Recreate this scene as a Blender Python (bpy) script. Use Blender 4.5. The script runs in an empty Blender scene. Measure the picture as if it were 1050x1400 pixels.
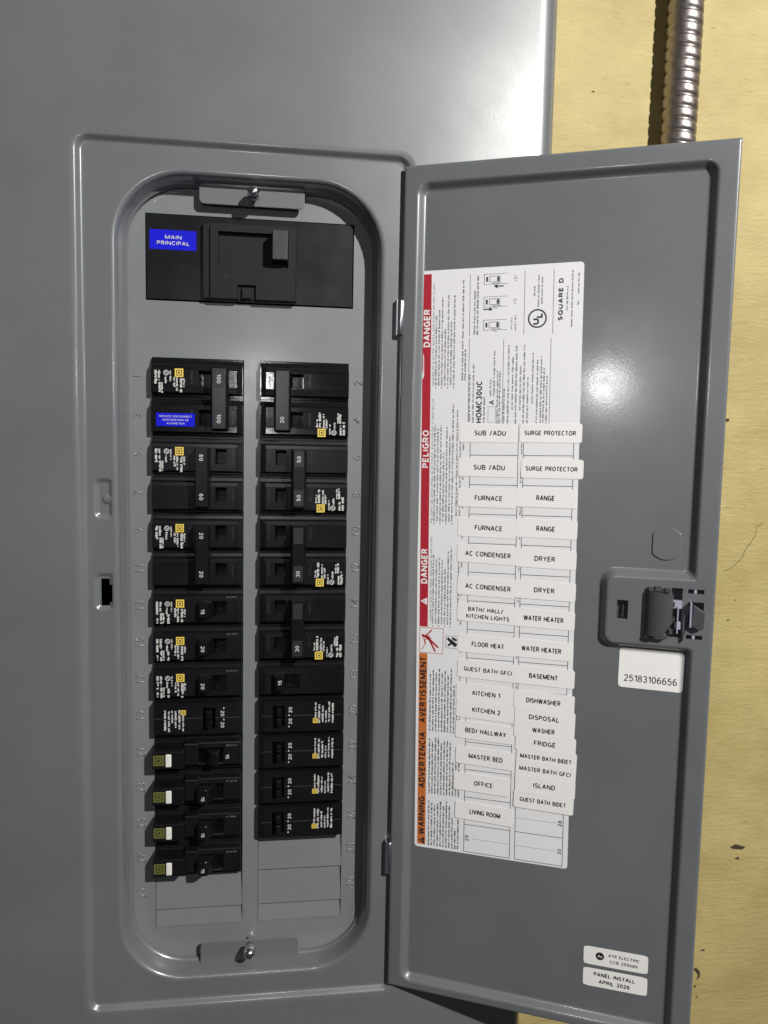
import bpy, bmesh, math, random
from mathutils import Vector, Matrix

# ------------------------------------------------------------------ scene, camera, light
SC = bpy.context.scene
COL = SC.collection
MM = 0.001
Z0 = 1.5                                   # height of the panel's zero line above the floor (m)


def W(x, y, z):                            # panel millimetres -> world metres
    return Vector((x * MM, y * MM, z * MM + Z0))


CAMP = (6.91, -483.73, -56.85)
PITCH, ROLL, YAW = math.radians(-4.91), math.radians(-1.14), math.radians(-7.35)
cam = bpy.data.cameras.new('camera')
cam.sensor_fit = 'VERTICAL'
cam.sensor_height = 36.0
cam.lens = 1000 / 1400 * 36.0
cam.clip_start = 0.01
cam.clip_end = 50
cam.dof.use_dof = True
cam.dof.focus_distance = 0.49
cam.dof.aperture_fstop = 9.0
camo = bpy.data.objects.new('camera', cam)
COL.objects.link(camo)
RR = Matrix.Rotation(YAW, 3, 'Z') @ Matrix.Rotation(PITCH, 3, 'X') @ Matrix.Rotation(ROLL, 3, 'Y')
cx, cf, cu = RR.col[0], RR.col[1], RR.col[2]
camo.matrix_world = Matrix.Translation(W(*CAMP)) @ Matrix((
    (cx.x, cu.x, -cf.x), (cx.y, cu.y, -cf.y), (cx.z, cu.z, -cf.z))).to_4x4()
SC.camera = camo

world = bpy.data.worlds.new('World')
SC.world = world
world.use_nodes = True
world.node_tree.nodes['Background'].inputs[0].default_value = (0.92, 0.96, 1.0, 1)
world.node_tree.nodes['Background'].inputs[1].default_value = 0.035


def lamp(name, kind, loc, energy, radius, color):
    l = bpy.data.lights.new(name, kind)
    l.energy = energy
    l.shadow_soft_size = radius
    l.color = color
    o = bpy.data.objects.new(name, l)
    COL.objects.link(o)
    o.location = W(*loc)
    return o


lamp('room_lamp', 'POINT', (760, -1290, 760), 136.0, 0.02, (1.0, 0.97, 0.92))
lamp('work_lamp', 'POINT', (-42, -655, 42), 1.25, 0.016, (0.97, 0.98, 1.0))

SC.render.engine = 'CYCLES'
SC.view_settings.view_transform = 'Standard'
SC.view_settings.look = 'None'
SC.view_settings.exposure = 0.14
SC.view_settings.gamma = 1
SC.view_settings.use_curve_mapping = False

# ------------------------------------------------------------------ materials
MATS = {}


def mat(name, col, rough=0.5, metal=0.0, bump=None, var=0.0, vscale=40, spec=0.5, coat=0.0, coat_rough=0.2, dust=0.0):
    m = bpy.data.materials.new(name)
    m.use_nodes = True
    nt = m.node_tree
    b = nt.nodes['Principled BSDF']
    b.inputs['Base Color'].default_value = (*col, 1)
    b.inputs['Roughness'].default_value = rough
    b.inputs['Metallic'].default_value = metal
    b.inputs['Specular IOR Level'].default_value = spec
    b.inputs['Coat Weight'].default_value = coat
    b.inputs['Coat Roughness'].default_value = coat_rough
    tc = nt.nodes.new('ShaderNodeTexCoord')
    if var:
        n = nt.nodes.new('ShaderNodeTexNoise')
        n.inputs['Scale'].default_value = vscale
        n.inputs['Detail'].default_value = 5
        nt.links.new(tc.outputs['Object'], n.inputs['Vector'])
        r = nt.nodes.new('ShaderNodeValToRGB')
        r.color_ramp.elements[0].position = 0.3
        r.color_ramp.elements[1].position = 0.7
        r.color_ramp.elements[0].color = (*[c * (1 - var) for c in col], 1)
        r.color_ramp.elements[1].color = (*[min(1, c * (1 + var)) for c in col], 1)
        nt.links.new(n.outputs['Fac'], r.inputs['Fac'])
        nt.links.new(r.outputs['Color'], b.inputs['Base Color'])
        mr = nt.nodes.new('ShaderNodeMapRange')
        mr.inputs['To Min'].default_value = rough * 0.85
        mr.inputs['To Max'].default_value = min(1, rough * 1.15)
        nt.links.new(n.outputs['Fac'], mr.inputs['Value'])
        nt.links.new(mr.outputs['Result'], b.inputs['Roughness'])
    if dust:
        # sparse pale dust specks lying on the paint
        nd = nt.nodes.new('ShaderNodeTexNoise')
        nd.inputs['Scale'].default_value = 520
        nd.inputs['Detail'].default_value = 1
        nt.links.new(tc.outputs['Object'], nd.inputs['Vector'])
        rd = nt.nodes.new('ShaderNodeMapRange')
        rd.inputs['From Min'].default_value = 0.735
        rd.inputs['From Max'].default_value = 0.80
        rd.inputs['To Max'].default_value = dust
        nt.links.new(nd.outputs['Fac'], rd.inputs['Value'])
        mx_ = nt.nodes.new('ShaderNodeMix')
        mx_.data_type = 'RGBA'
        mx_.inputs['B'].default_value = (0.5, 0.5, 0.48, 1)
        nt.links.new(rd.outputs['Result'], mx_.inputs['Factor'])
        nt.links.new(b.inputs['Base Color'].links[0].from_socket, mx_.inputs['A'])
        nt.links.new(mx_.outputs['Result'], b.inputs['Base Color'])
    if bump:
        n2 = nt.nodes.new('ShaderNodeTexNoise')
        n2.inputs['Scale'].default_value = bump[0]
        n2.inputs['Detail'].default_value = 3
        nt.links.new(tc.outputs['Object'], n2.inputs['Vector'])
        bp = nt.nodes.new('ShaderNodeBump')
        bp.inputs['Strength'].default_value = bump[1]
        bp.inputs['Distance'].default_value = bump[2]
        nt.links.new(n2.outputs['Fac'], bp.inputs['Height'])
        nt.links.new(bp.outputs['Normal'], b.inputs['Normal'])
        nt.links.new(bp.outputs['Normal'], b.inputs['Coat Normal'])
    if coat:
        # handling marks: broad smudges in the gloss
        n3 = nt.nodes.new('ShaderNodeTexNoise')
        n3.inputs['Scale'].default_value = 22
        n3.inputs['Detail'].default_value = 6
        n3.inputs['Roughness'].default_value = 0.65
        nt.links.new(tc.outputs['Object'], n3.inputs['Vector'])
        m3 = nt.nodes.new('ShaderNodeMapRange')
        m3.inputs['From Min'].default_value = 0.35
        m3.inputs['From Max'].default_value = 0.7
        m3.inputs['To Min'].default_value = coat_rough * 0.82
        m3.inputs['To Max'].default_value = coat_rough * 1.5
        nt.links.new(n3.outputs['Fac'], m3.inputs['Value'])
        nt.links.new(m3.outputs['Result'], b.inputs['Coat Roughness'])
    MATS[name] = m
    return m


M_PAINT = mat('grey_enamel', (0.136, 0.147, 0.158), 0.36, bump=(620, 0.07, 0.0002), var=0.06, vscale=14, spec=0.65, coat=0.95, coat_rough=0.145, dust=0.1)
M_DEAD = mat('grey_dead_front', (0.180, 0.194, 0.203), 0.40, dust=0.12, bump=(620, 0.06, 0.0002), var=0.05, vscale=14, coat=0.7, coat_rough=0.19)
M_BLACK = mat('black_moulded_plastic', (0.006, 0.006, 0.008), 0.30, spec=0.45, bump=(2600, 0.25, 0.00006), var=0.25, vscale=60)
M_BLACKG = mat('glossy_black_plastic', (0.008, 0.008, 0.010), 0.13, bump=(300, 0.15, 0.0002), var=0.2, vscale=60)
M_HANDLE = mat('matte_black_plastic', (0.005, 0.005, 0.007), 0.30, spec=0.5, bump=(2600, 0.2, 0.00005))
M_PLATE = mat('charcoal_plastic', (0.020, 0.020, 0.023), 0.45)
M_TOGGLE = mat('dark_grey_textured_plastic', (0.007, 0.007, 0.008), 0.6, spec=0.28, bump=(1800, 0.5, 0.0002))
M_SEAM = mat('pale_mould_line', (0.06, 0.06, 0.065), 0.4)  # flat seam lines, coloured paler than the black body
M_EMB = mat('moulded_mark_plastic', (0.030, 0.030, 0.033), 0.35)
M_KNOB = mat('scuffed_grey_handle', (0.026, 0.026, 0.028), 0.5, bump=(1500, 0.5, 0.0002), var=0.3, vscale=400)
M_DARK = mat('near_black_plastic', (0.004, 0.004, 0.005), 0.7)
M_WINK = mat('white_ink', (0.52, 0.52, 0.51), 0.6)
M_GINK = mat('dull_grey_ink', (0.12, 0.12, 0.12), 0.6)
M_YINK = mat('yellow_ink', (0.80, 0.58, 0.09), 0.5)
M_OLIVE = mat('olive_ink', (0.12, 0.125, 0.028), 0.5)
M_ODARK = mat('dark_olive_ink', (0.035, 0.04, 0.012), 0.5)
M_BLUE = mat('blue_label', (0.004, 0.006, 0.58), 0.5, spec=0.2)
M_BTN = mat('white_button_plastic', (0.75, 0.74, 0.69), 0.45)
M_SHEET = mat('white_vinyl_sheet', (0.80, 0.80, 0.82), 0.4, var=0.012, vscale=30)
M_TAPE = mat('label_tape', (0.86, 0.85, 0.845), 0.32, var=0.02, vscale=40)
M_INK = mat('black_ink', (0.018, 0.018, 0.02), 0.55)
M_TINK = mat('fine_print_ink', (0.04, 0.04, 0.05), 0.6)
M_RED = mat('red_ink', (0.42, 0.018, 0.035), 0.45)
M_ORANGE = mat('orange_ink', (0.56, 0.16, 0.035), 0.45)
M_STEEL = mat('bright_zinc_steel', (0.74, 0.73, 0.75), 0.2, metal=1.0, var=0.08, vscale=300)
M_HINGE = mat('hinge_steel', (0.70, 0.69, 0.74), 0.28, metal=1.0)
M_COND = mat('galvanised_conduit_steel', (0.36, 0.32, 0.315), 0.43, metal=1.0, var=0.12, vscale=250, bump=(700, 0.1, 0.0002))
M_LATCH = mat('slate_nylon', (0.060, 0.060, 0.068), 0.42, bump=(1500, 0.15, 0.0001))
M_SPRING = mat('violet_grey_spring_plate', (0.50, 0.48, 0.62), 0.3, metal=0.3)
M_CHIP = mat('exposed_dark_wood', (0.045, 0.032, 0.02), 0.9)


def wall_material():
    m = bpy.data.materials.new('yellow_painted_board')
    m.use_nodes = True
    nt = m.node_tree
    L = nt.links.new
    b = nt.nodes['Principled BSDF']
    b.inputs['Roughness'].default_value = 0.62
    tc = nt.nodes.new('ShaderNodeTexCoord')

    def noise(scale, detail, sx, sz, rough=0.55):
        mp = nt.nodes.new('ShaderNodeMapping')
        mp.inputs['Scale'].default_value = (sx, 1, sz)
        L(tc.outputs['Object'], mp.inputs['Vector'])
        n = nt.nodes.new('ShaderNodeTexNoise')
        n.inputs['Scale'].default_value = scale
        n.inputs['Detail'].default_value = detail
        n.inputs['Roughness'].default_value = rough
        L(mp.outputs['Vector'], n.inputs['Vector'])
        return n

    def ramp(src, p0, p1, c0, c1):
        r = nt.nodes.new('ShaderNodeValToRGB')
        r.color_ramp.elements[0].position = p0
        r.color_ramp.elements[1].position = p1
        r.color_ramp.elements[0].color = (*c0, 1)
        r.color_ramp.elements[1].color = (*c1, 1)
        L(src.outputs['Fac'], r.inputs['Fac'])
        return r

    def mixc(fac, a, bcol):
        x = nt.nodes.new('ShaderNodeMix')
        x.data_type = 'RGBA'
        x.blend_type = 'MULTIPLY'
        x.inputs['Factor'].default_value = fac
        L(a.outputs[0] if not hasattr(a, 'data_type') else a.outputs['Result'], x.inputs['A'])
        L(bcol.outputs[0], x.inputs['B'])
        return x
    base = ramp(noise(11, 6, 1, 1), 0.3, 0.72, (0.42, 0.340, 0.140), (0.53, 0.435, 0.190))
    blot = ramp(noise(26, 5, 0.8, 1.2), 0.30, 0.60, (0.84, 0.82, 0.75), (1, 1, 1))
    grain = ramp(noise(45, 4, 1.0, 9.0), 0.30, 0.52, (0.88, 0.86, 0.80), (1, 1, 1))
    fleck = ramp(noise(110, 3, 0.55, 3.2), 0.24, 0.32, (0.30, 0.26, 0.2), (1, 1, 1))
    x = mixc(1.0, base, blot)
    x.label = 'a'
    y = nt.nodes.new('ShaderNodeMix')
    y.data_type = 'RGBA'
    y.blend_type = 'MULTIPLY'
    y.inputs['Factor'].default_value = 0.5
    L(x.outputs['Result'], y.inputs['A'])
    L(grain.outputs[0], y.inputs['B'])
    z = nt.nodes.new('ShaderNodeMix')
    z.data_type = 'RGBA'
    z.blend_type = 'MULTIPLY'
    z.inputs['Factor'].default_value = 0.75
    L(y.outputs['Result'], z.inputs['A'])
    L(fleck.outputs[0], z.inputs['B'])
    L(z.outputs['Result'], b.inputs['Base Color'])
    nb = noise(60, 6, 1.0, 6.0)
    nb2 = noise(300, 4, 1.0, 2.0)
    add = nt.nodes.new('ShaderNodeMath')
    add.operation = 'ADD'
    L(nb.outputs['Fac'], add.inputs[0])
    L(nb2.outputs['Fac'], add.inputs[1])
    bp = nt.nodes.new('ShaderNodeBump')
    bp.inputs['Strength'].default_value = 0.8
    bp.inputs['Distance'].default_value = 0.0006
    L(add.outputs[0], bp.inputs['Height'])
    L(bp.outputs['Normal'], b.inputs['Normal'])
    return m


M_WALL = wall_material()

# ------------------------------------------------------------------ helpers
_glyph = {}


def glyphs(s, bold):
    key = (s, bold)
    if key not in _glyph:
        c = bpy.data.curves.new('t', 'FONT')
        c.body = s
        c.size = 1.0
        c.offset = bold
        c.resolution_u = 3
        c.align_x = 'LEFT'
        o = bpy.data.objects.new('t', c)
        COL.objects.link(o)
        dg = bpy.context.evaluated_depsgraph_get()
        me = bpy.data.meshes.new_from_object(o.evaluated_get(dg))
        vs = [(v.co.x, v.co.y) for v in me.vertices]
        fs = [tuple(p.vertices) for p in me.polygons]
        bpy.data.objects.remove(o)
        bpy.data.curves.remove(c)
        bpy.data.meshes.remove(me)
        x0 = min(v[0] for v in vs)
        x1 = max(v[0] for v in vs)
        y0 = min(v[1] for v in vs)
        y1 = max(v[1] for v in vs)
        _glyph[key] = (vs, fs, x0, x1, y0, y1)
    return _glyph[key]


def _arc(cx_, cy_, rx, ry, a0, a1, n=9):
    return [(cx_ + rx * math.cos(math.radians(a0 + (a1 - a0) * i / n)), cy_ + ry * math.sin(math.radians(a0 + (a1 - a0) * i / n))) for i in range(n + 1)]


# block capitals as centre lines in a unit box: (width / cap height, [polylines])
FONT = {
    'A': (0.74, [[(0, 0), (0.5, 1), (1, 0)], [(0.2, 0.32), (0.8, 0.32)]]),
    'B': (0.62, [[(0, 0), (0, 1), (0.55, 1)] + _arc(0.55, 0.77, 0.36, 0.23, 90, -90)[1:] + [(0, 0.54)], [(0.55, 0.54)] + _arc(0.58, 0.27, 0.42, 0.27, 90, -90)[1:] + [(0, 0)]]),
    'C': (0.68, [_arc(0.55, 0.5, 0.55, 0.5, 48, 312, 16)]),
    'D': (0.68, [[(0, 0), (0, 1), (0.4, 1)] + _arc(0.4, 0.5, 0.6, 0.5, 90, -90, 14)[1:] + [(0, 0)]]),
    'E': (0.54, [[(1, 1), (0, 1), (0, 0), (1, 0)], [(0, 0.52), (0.9, 0.52)]]),
    'F': (0.52, [[(1, 1), (0, 1), (0, 0)], [(0, 0.5), (0.85, 0.5)]]),
    'G': (0.72, [_arc(0.52, 0.5, 0.52, 0.5, 50, 318, 16) + [(1, 0.12), (1, 0.46), (0.56, 0.46)]]),
    'H': (0.68, [[(0, 0), (0, 1)], [(1, 0), (1, 1)], [(0, 0.52), (1, 0.52)]]),
    'I': (0.0, [[(0, 0), (0, 1)]]),
    'J': (0.45, [[(1, 1), (1, 0.3)] + _arc(0.5, 0.28, 0.5, 0.28, 0, -170)]),
    'K': (0.64, [[(0, 0), (0, 1)], [(0.95, 1), (0.03, 0.42)], [(0.33, 0.6), (1, 0)]]),
    'L': (0.52, [[(0, 1), (0, 0), (1, 0)]]),
    'M': (0.92, [[(0, 0), (0, 1), (0.5, 0.08), (1, 1), (1, 0)]]),
    'N': (0.76, [[(0, 0), (0, 1), (1, 0), (1, 1)]]),
    'O': (0.78, [_arc(0.5, 0.5, 0.5, 0.5, 90, 450, 24)]),
    'P': (0.58, [[(0, 0), (0, 1), (0.5, 1)] + _arc(0.52, 0.73, 0.48, 0.27, 90, -90)[1:] + [(0, 0.46)]]),
    'Q': (0.78, [_arc(0.5, 0.5, 0.5, 0.5, 90, 450, 24), [(0.6, 0.26), (1, -0.06)]]),
    'R': (0.62, [[(0, 0), (0, 1), (0.5, 1)] + _arc(0.52, 0.74, 0.44, 0.26, 90, -90)[1:] + [(0, 0.48)], [(0.5, 0.48), (1, 0)]]),
    'S': (0.58, [_arc(0.5, 0.755, 0.45, 0.245, 35, 268, 12) + _arc(0.48, 0.26, 0.52, 0.26, 88, -142, 12)]),
    'T': (0.60, [[(0, 1), (1, 1)], [(0.5, 0), (0.5, 1)]]),
    'U': (0.66, [[(0, 1), (0, 0.36)] + _arc(0.5, 0.36, 0.5, 0.36, 180, 360, 12) + [(1, 1)]]),
    'V': (0.70, [[(0, 1), (0.5, 0), (1, 1)]]),
    'W': (1.08, [[(0, 1), (0.25, 0), (0.5, 0.95), (0.75, 0), (1, 1)]]),
    'X': (0.66, [[(0, 0), (1, 1)], [(0, 1), (1, 0)]]),
    'Y': (0.66, [[(0, 1), (0.5, 0.46), (1, 1)], [(0.5, 0.46), (0.5, 0)]]),
    'Z': (0.60, [[(0, 1), (1, 1), (0, 0), (1, 0)]]),
    '0': (0.54, [_arc(0.5, 0.5, 0.5, 0.5, 90, 450, 22)]),
    '1': (0.30, [[(0, 0.74), (1, 1), (1, 0)]]),
    '2': (0.54, [_arc(0.5, 0.7, 0.48, 0.3, 165, -22, 12) + [(0, 0), (1, 0)]]),
    '3': (0.54, [_arc(0.47, 0.755, 0.44, 0.245, 150, -88, 12), _arc(0.47, 0.26, 0.5, 0.26, 88, -150, 12)]),
    '4': (0.58, [[(0.76, 0), (0.76, 1), (0, 0.28), (1, 0.28)]]),
    '5': (0.54, [[(0.9, 1), (0.16, 1), (0.08, 0.52)] + _arc(0.46, 0.32, 0.52, 0.33, 128, -150, 14)]),
    '6': (0.54, [_arc(0.5, 0.31, 0.5, 0.31, 180, 540, 20), _arc(0.55, 0.42, 0.55, 0.58, 192, 60, 10)]),
    '7': (0.54, [[(0, 1), (1, 1), (0.32, 0)]]),
    '8': (0.54, [_arc(0.5, 0.76, 0.43, 0.24, -90, 270, 18), _arc(0.5, 0.26, 0.5, 0.26, 90, 450, 18)]),
    '9': (0.54, [_arc(0.5, 0.69, 0.5, 0.31, 0, 360, 20), _arc(0.45, 0.58, 0.55, 0.58, 12, -120, 10)]),
    '/': (0.42, [[(0, -0.06), (1, 1.06)]]),
    '!': (0.0, [[(0, 1), (0, 0.32)], [(0, 0.12), (0, 0)]]),
    '(': (0.22, [_arc(1.1, 0.45, 1.1, 0.68, 130, 230, 8)]),
    ')': (0.22, [_arc(-0.1, 0.45, 1.1, 0.68, 50, -50, 8)]),
    ',': (0.1, [[(1, 0.08), (0, -0.16)]]),
    '-': (0.3, [[(0, 0.42), (1, 0.42)]]),
    '.': (0.0, [[(0, 0.1), (0, 0)]]),
    ' ': (0.26, []),
}


def ribbon(pts, t):
    """mitred strip of width t along a polyline -> verts, quads"""
    closed = math.hypot(pts[0][0] - pts[-1][0], pts[0][1] - pts[-1][1]) < 1e-4 * max(t, 1) and len(pts) > 3
    if closed:
        pts = pts[:-1]
    n = len(pts)
    vs, fs = [], []
    for i in range(n):
        p = Vector(pts[i])
        a = Vector(pts[i - 1]) if (i > 0 or closed) else None
        b = Vector(pts[(i + 1) % n]) if (i < n - 1 or closed) else None
        d1 = (p - a).normalized() if a is not None else None
        d2 = (b - p).normalized() if b is not None else None
        if d1 is None:
            m_, k = Vector((-d2.y, d2.x)), 1
        elif d2 is None:
            m_, k = Vector((-d1.y, d1.x)), 1
        else:
            n1, n2 = Vector((-d1.y, d1.x)), Vector((-d2.y, d2.x))
            m_ = n1 + n2
            if m_.length < 1e-3:
                m_ = n1
            m_.normalize()
            k = min(1.9, 1 / max(0.2, m_.dot(n1)))
        vs += [tuple(p + m_ * t / 2 * k), tuple(p - m_ * t / 2 * k)]
    for i in range(n if closed else n - 1):
        j = (i + 1) % n
        fs.append((2 * i + 1, 2 * j + 1, 2 * j, 2 * i))
    return vs, fs


class MB:
    """collects faces in millimetres: x right, z up, h towards the viewer (y = -h)"""

    def __init__(self):
        self.v, self.f, self.m, self.s = [], [], [], []

    def face(self, pts, mi=0, smooth=False):
        n = len(self.v)
        self.v += [tuple(p) for p in pts]
        self.f.append(tuple(range(n, n + len(pts))))
        self.m.append(mi)
        self.s.append(smooth)

    def mesh(self, vs, fs, mi=0, smooth=False):
        n = len(self.v)
        self.v += [tuple(p) for p in vs]
        for f in fs:
            self.f.append(tuple(i + n for i in f))
            self.m.append(mi)
            self.s.append(smooth)

    def flat(self, poly, h, mi=0):          # polygon of (x, z) counter-clockwise as seen by the viewer
        self.face([(x, -h, z) for x, z in poly], mi)

    def rect(self, x0, x1, z0, z1, h, mi=0):
        self.flat([(x0, z0), (x1, z0), (x1, z1), (x0, z1)], h, mi)

    def line(self, x0, z0, x1, z1, w, h, mi=0):
        d = Vector((x1 - x0, z1 - z0))
        n = Vector((-d.y, d.x)).normalized() * w / 2
        self.flat([(x0 - n.x, z0 - n.y), (x1 - n.x, z1 - n.y), (x1 + n.x, z1 + n.y), (x0 + n.x, z0 + n.y)], h, mi)

    def ring(self, x, z, r, w, h, mi=0, n=28):
        for i in range(n):
            a, b = 2 * math.pi * i / n, 2 * math.pi * (i + 1) / n
            self.flat([(x + (r - w) * math.cos(a), z + (r - w) * math.sin(a)), (x + r * math.cos(a), z + r * math.sin(a)),
                       (x + r * math.cos(b), z + r * math.sin(b)), (x + (r - w) * math.cos(b), z + (r - w) * math.sin(b))], h, mi)

    def disc(self, x, z, r, h, mi=0, n=24):
        self.flat([(x + r * math.cos(2 * math.pi * i / n), z + r * math.sin(2 * math.pi * i / n)) for i in range(n)], h, mi)

    def text(self, s, x, z, cap, h, mi=0, width=None, ang=0.0, bold=0.0, align='C', valign='C'):
        t = cap * (0.125 + bold * 2.6)                 # stroke width
        gap = cap * 0.17
        adv, total = [], 0.0
        for ch in s:
            w = FONT[ch][0] * cap
            adv.append((total, w))
            total += w + t + gap
        total -= gap
        sx = 1.0 if width is None else (width - t) / max(1e-6, total - t)
        ox = {'C': width / 2 if width else total / 2, 'L': 0, 'R': width or total}[align]
        oy = cap / 2 if valign == 'C' else 0
        ca, sa = math.cos(ang), math.sin(ang)
        for ch, (a0, w) in zip(s, adv):
            pieces = []
            for line in FONT[ch][1]:
                pts = [(t / 2 + (a0 + u * w) * sx, t / 2 + v * (cap - t)) for u, v in line]
                cur = [pts[0]]
                for i in range(1, len(pts)):
                    cur.append(pts[i])
                    if i < len(pts) - 1:
                        d1 = Vector((pts[i][0] - pts[i - 1][0], pts[i][1] - pts[i - 1][1])).normalized()
                        d2 = Vector((pts[i + 1][0] - pts[i][0], pts[i + 1][1] - pts[i][1])).normalized()
                        if d1.dot(d2) < -0.05:          # acute corner: overlap two bars instead of mitring
                            e1, e2 = d1 * t * 0.42, d2 * t * 0.42
                            cur[-1] = (pts[i][0] + e1.x * 0.6, min(cap - t * 0.1, max(t * 0.1, pts[i][1] + e1.y)))
                            pieces.append(cur)
                            cur = [(pts[i][0] - e2.x * 0.6, min(cap - t * 0.1, max(t * 0.1, pts[i][1] - e2.y)))]
                pieces.append(cur)
            for li, pts in enumerate(pieces):
                vs, fs = ribbon(pts, t)
                out = []
                for p, q in vs:
                    p, q = p - ox, q - oy
                    out.append((x + p * ca - q * sa, -h - 0.006 * li, z + p * sa + q * ca))
                self.mesh(out, fs, mi)

    def text_font(self, s, x, z, cap, h, mi=0):
        vs, fs, x0, x1, y0, y1 = glyphs(s, 0.0)
        k = cap / (y1 - y0)
        self.mesh([(x + (a - (x0 + x1) / 2) * k, -h, z + (b - (y0 + y1) / 2) * k) for a, b in vs], fs, mi)

    def greek(self, x, z, length, cap, h, mi, rng, ang=math.pi / 2, dense=1.0):
        """illegible fine print: broken strokes in word groups, running from (x, z) along ang"""
        ca, sa = math.cos(ang), math.sin(ang)
        t, left = 0.0, rng.randint(3, 9)
        while t < length:
            if left == 0:
                t += cap * 0.55
                left = rng.randint(2, 10)
                continue
            w = cap * rng.uniform(0.26, 0.38) * dense
            hh = cap * rng.choice((0.75, 0.75, 0.75, 0.75, 1.0))
            lo = cap * rng.choice((0, 0, 0, 0, 0.3))
            pts = []
            for p, q in ((t, lo), (t + w, lo), (t + w, hh), (t, hh)):
                pts.append((x + p * ca - q * sa, z + p * sa + q * ca))
            self.flat(pts, h, mi)
            t += cap * 0.52
            left -= 1

    def box(self, x0, x1, z0, z1, h0, h1, bev=0.3, mi=0, taper=0.0, seg=1):
        bm = bmesh.new()
        v = []
        for hh, t in ((h0, 0), (h1, taper)):
            for a, b in ((x0 + t, z0 + t), (x1 - t, z0 + t), (x1 - t, z1 - t), (x0 + t, z1 - t)):
                v.append(bm.verts.new((a, -hh, b)))
        for q in ((3, 2, 1, 0), (4, 5, 6, 7), (0, 1, 5, 4), (1, 2, 6, 5), (2, 3, 7, 6), (3, 0, 4, 7)):
            bm.faces.new([v[i] for i in q])
        if bev:
            bmesh.ops.bevel(bm, geom=list(bm.edges), offset=bev, segments=seg, profile=0.5, affect='EDGES')
        self.addbm(bm, mi)

    def addbm(self, bm, mi=0, smooth=False):
        bmesh.ops.recalc_face_normals(bm, faces=bm.faces)
        bm.verts.index_update()
        self.mesh([tuple(v.co) for v in bm.verts], [tuple(v.index for v in f.verts) for f in bm.faces], mi, smooth)
        bm.free()

    def prism(self, prof, a0, a1, axis='z', bev=0.3, mi=0, seg=1, smooth=False):
        """axis z: profile of (x, h) swept over z; axis x: profile of (z, h) swept over x; axis h: profile (x, z) over h"""
        bm = bmesh.new()

        def P(p, a):
            if axis == 'z':
                return (p[0], -p[1], a)
            if axis == 'x':
                return (a, -p[1], p[0])
            return (p[0], -a, p[1])
        A = [bm.verts.new(P(p, a0)) for p in prof]
        B = [bm.verts.new(P(p, a1)) for p in prof]
        bm.faces.new(A)
        bm.faces.new(B[::-1])
        n = len(prof)
        for i in range(n):
            bm.faces.new((A[i], B[i], B[(i + 1) % n], A[(i + 1) % n]))
        bmesh.ops.recalc_face_normals(bm, faces=bm.faces)
        if bev:
            bmesh.ops.bevel(bm, geom=list(bm.edges), offset=bev, segments=seg, profile=0.5, affect='EDGES', clamp_overlap=True)
        self.addbm(bm, mi, smooth)

    def tube(self, pts, r, n=12, mi=0, smooth=True, cap=True):
        """round bar through 3-D points (x, h, z)"""
        P = [Vector((p[0], -p[1], p[2])) for p in pts]
        rings = []
        up = Vector((0.3, 0.2, 0.9))
        for i, p in enumerate(P):
            t = (P[min(i + 1, len(P) - 1)] - P[max(i - 1, 0)]).normalized()
            a = t.cross(up)
            if a.length < 1e-3:
                a = t.cross(Vector((1, 0, 0)))
            a.normalize()
            b = t.cross(a)
            rr = r[i] if isinstance(r, (list, tuple)) else r
            rings.append([p + (a * math.cos(2 * math.pi * k / n) + b * math.sin(2 * math.pi * k / n)) * rr for k in range(n)])
        vs = [v for R in rings for v in R]
        fs = []
        for i in range(len(rings) - 1):
            for k in range(n):
                fs.append((i * n + k, i * n + (k + 1) % n, (i + 1) * n + (k + 1) % n, (i + 1) * n + k))
        self.mesh(vs, fs, mi, smooth)
        if cap:
            self.mesh(rings[0], [tuple(range(n))], mi)
            self.mesh(rings[-1], [tuple(range(n))[::-1]], mi)

    def lathe(self, prof, x, z, n=24, mi=0, smooth=True):
        """profile of (r, h) about the axis through (x, z) pointing at the viewer"""
        vs, fs = [], []
        for r, h in prof:
            for k in range(n):
                a = 2 * math.pi * k / n
                vs.append((x + r * math.cos(a), -h, z + r * math.sin(a)))
        for i in range(len(prof) - 1):
            for k in range(n):
                fs.append((i * n + k, i * n + (k + 1) % n, (i + 1) * n + (k + 1) % n, (i + 1) * n + k))
        self.mesh(vs, fs, mi, smooth)

    def field(self, us, zs, hf, hole=None, back=None, mi=0, smooth=False, skirt=None):
        """height field over grid lines; cells whose centre is in hole() are left open;
        back = sheet thickness (closed shell with real hole edges); skirt = depth of the side walls"""
        nu, nz = len(us), len(zs)
        idx = lambda i, j: j * nu + i
        H = [[hf(u, z) for u in us] for z in zs]
        vs = [(u, -H[j][i], z) for j, z in enumerate(zs) for i, u in enumerate(us)]
        fs, edges = [], {}
        for j in range(nz - 1):
            for i in range(nu - 1):
                if hole and hole((us[i] + us[i + 1]) / 2, (zs[j] + zs[j + 1]) / 2):
                    continue
                q = (idx(i, j), idx(i + 1, j), idx(i + 1, j + 1), idx(i, j + 1))
                fs.append(q)
                for k in range(4):
                    e = (q[k], q[(k + 1) % 4])
                    if (e[1], e[0]) in edges:
                        del edges[(e[1], e[0])]
                    else:
                        edges[e] = 1
        n = len(vs)
        if back is not None:
            vs2 = vs + [(x, y + back, z) for x, y, z in vs]
            f2 = [tuple(i + n for i in q[::-1]) for q in fs]
            self.mesh(vs2, fs + f2 , mi, smooth)
            self.mesh(vs2, [(b, a, a + n, b + n) for a, b in edges], mi, False)
        else:
            self.mesh(vs, fs, mi, smooth)
            if skirt is not None:
                vs2 = vs + [(x, -skirt, z) for x, y, z in vs]
                self.mesh(vs2, [(b, a, a + n, b + n) for a, b in edges], mi, False)

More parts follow.
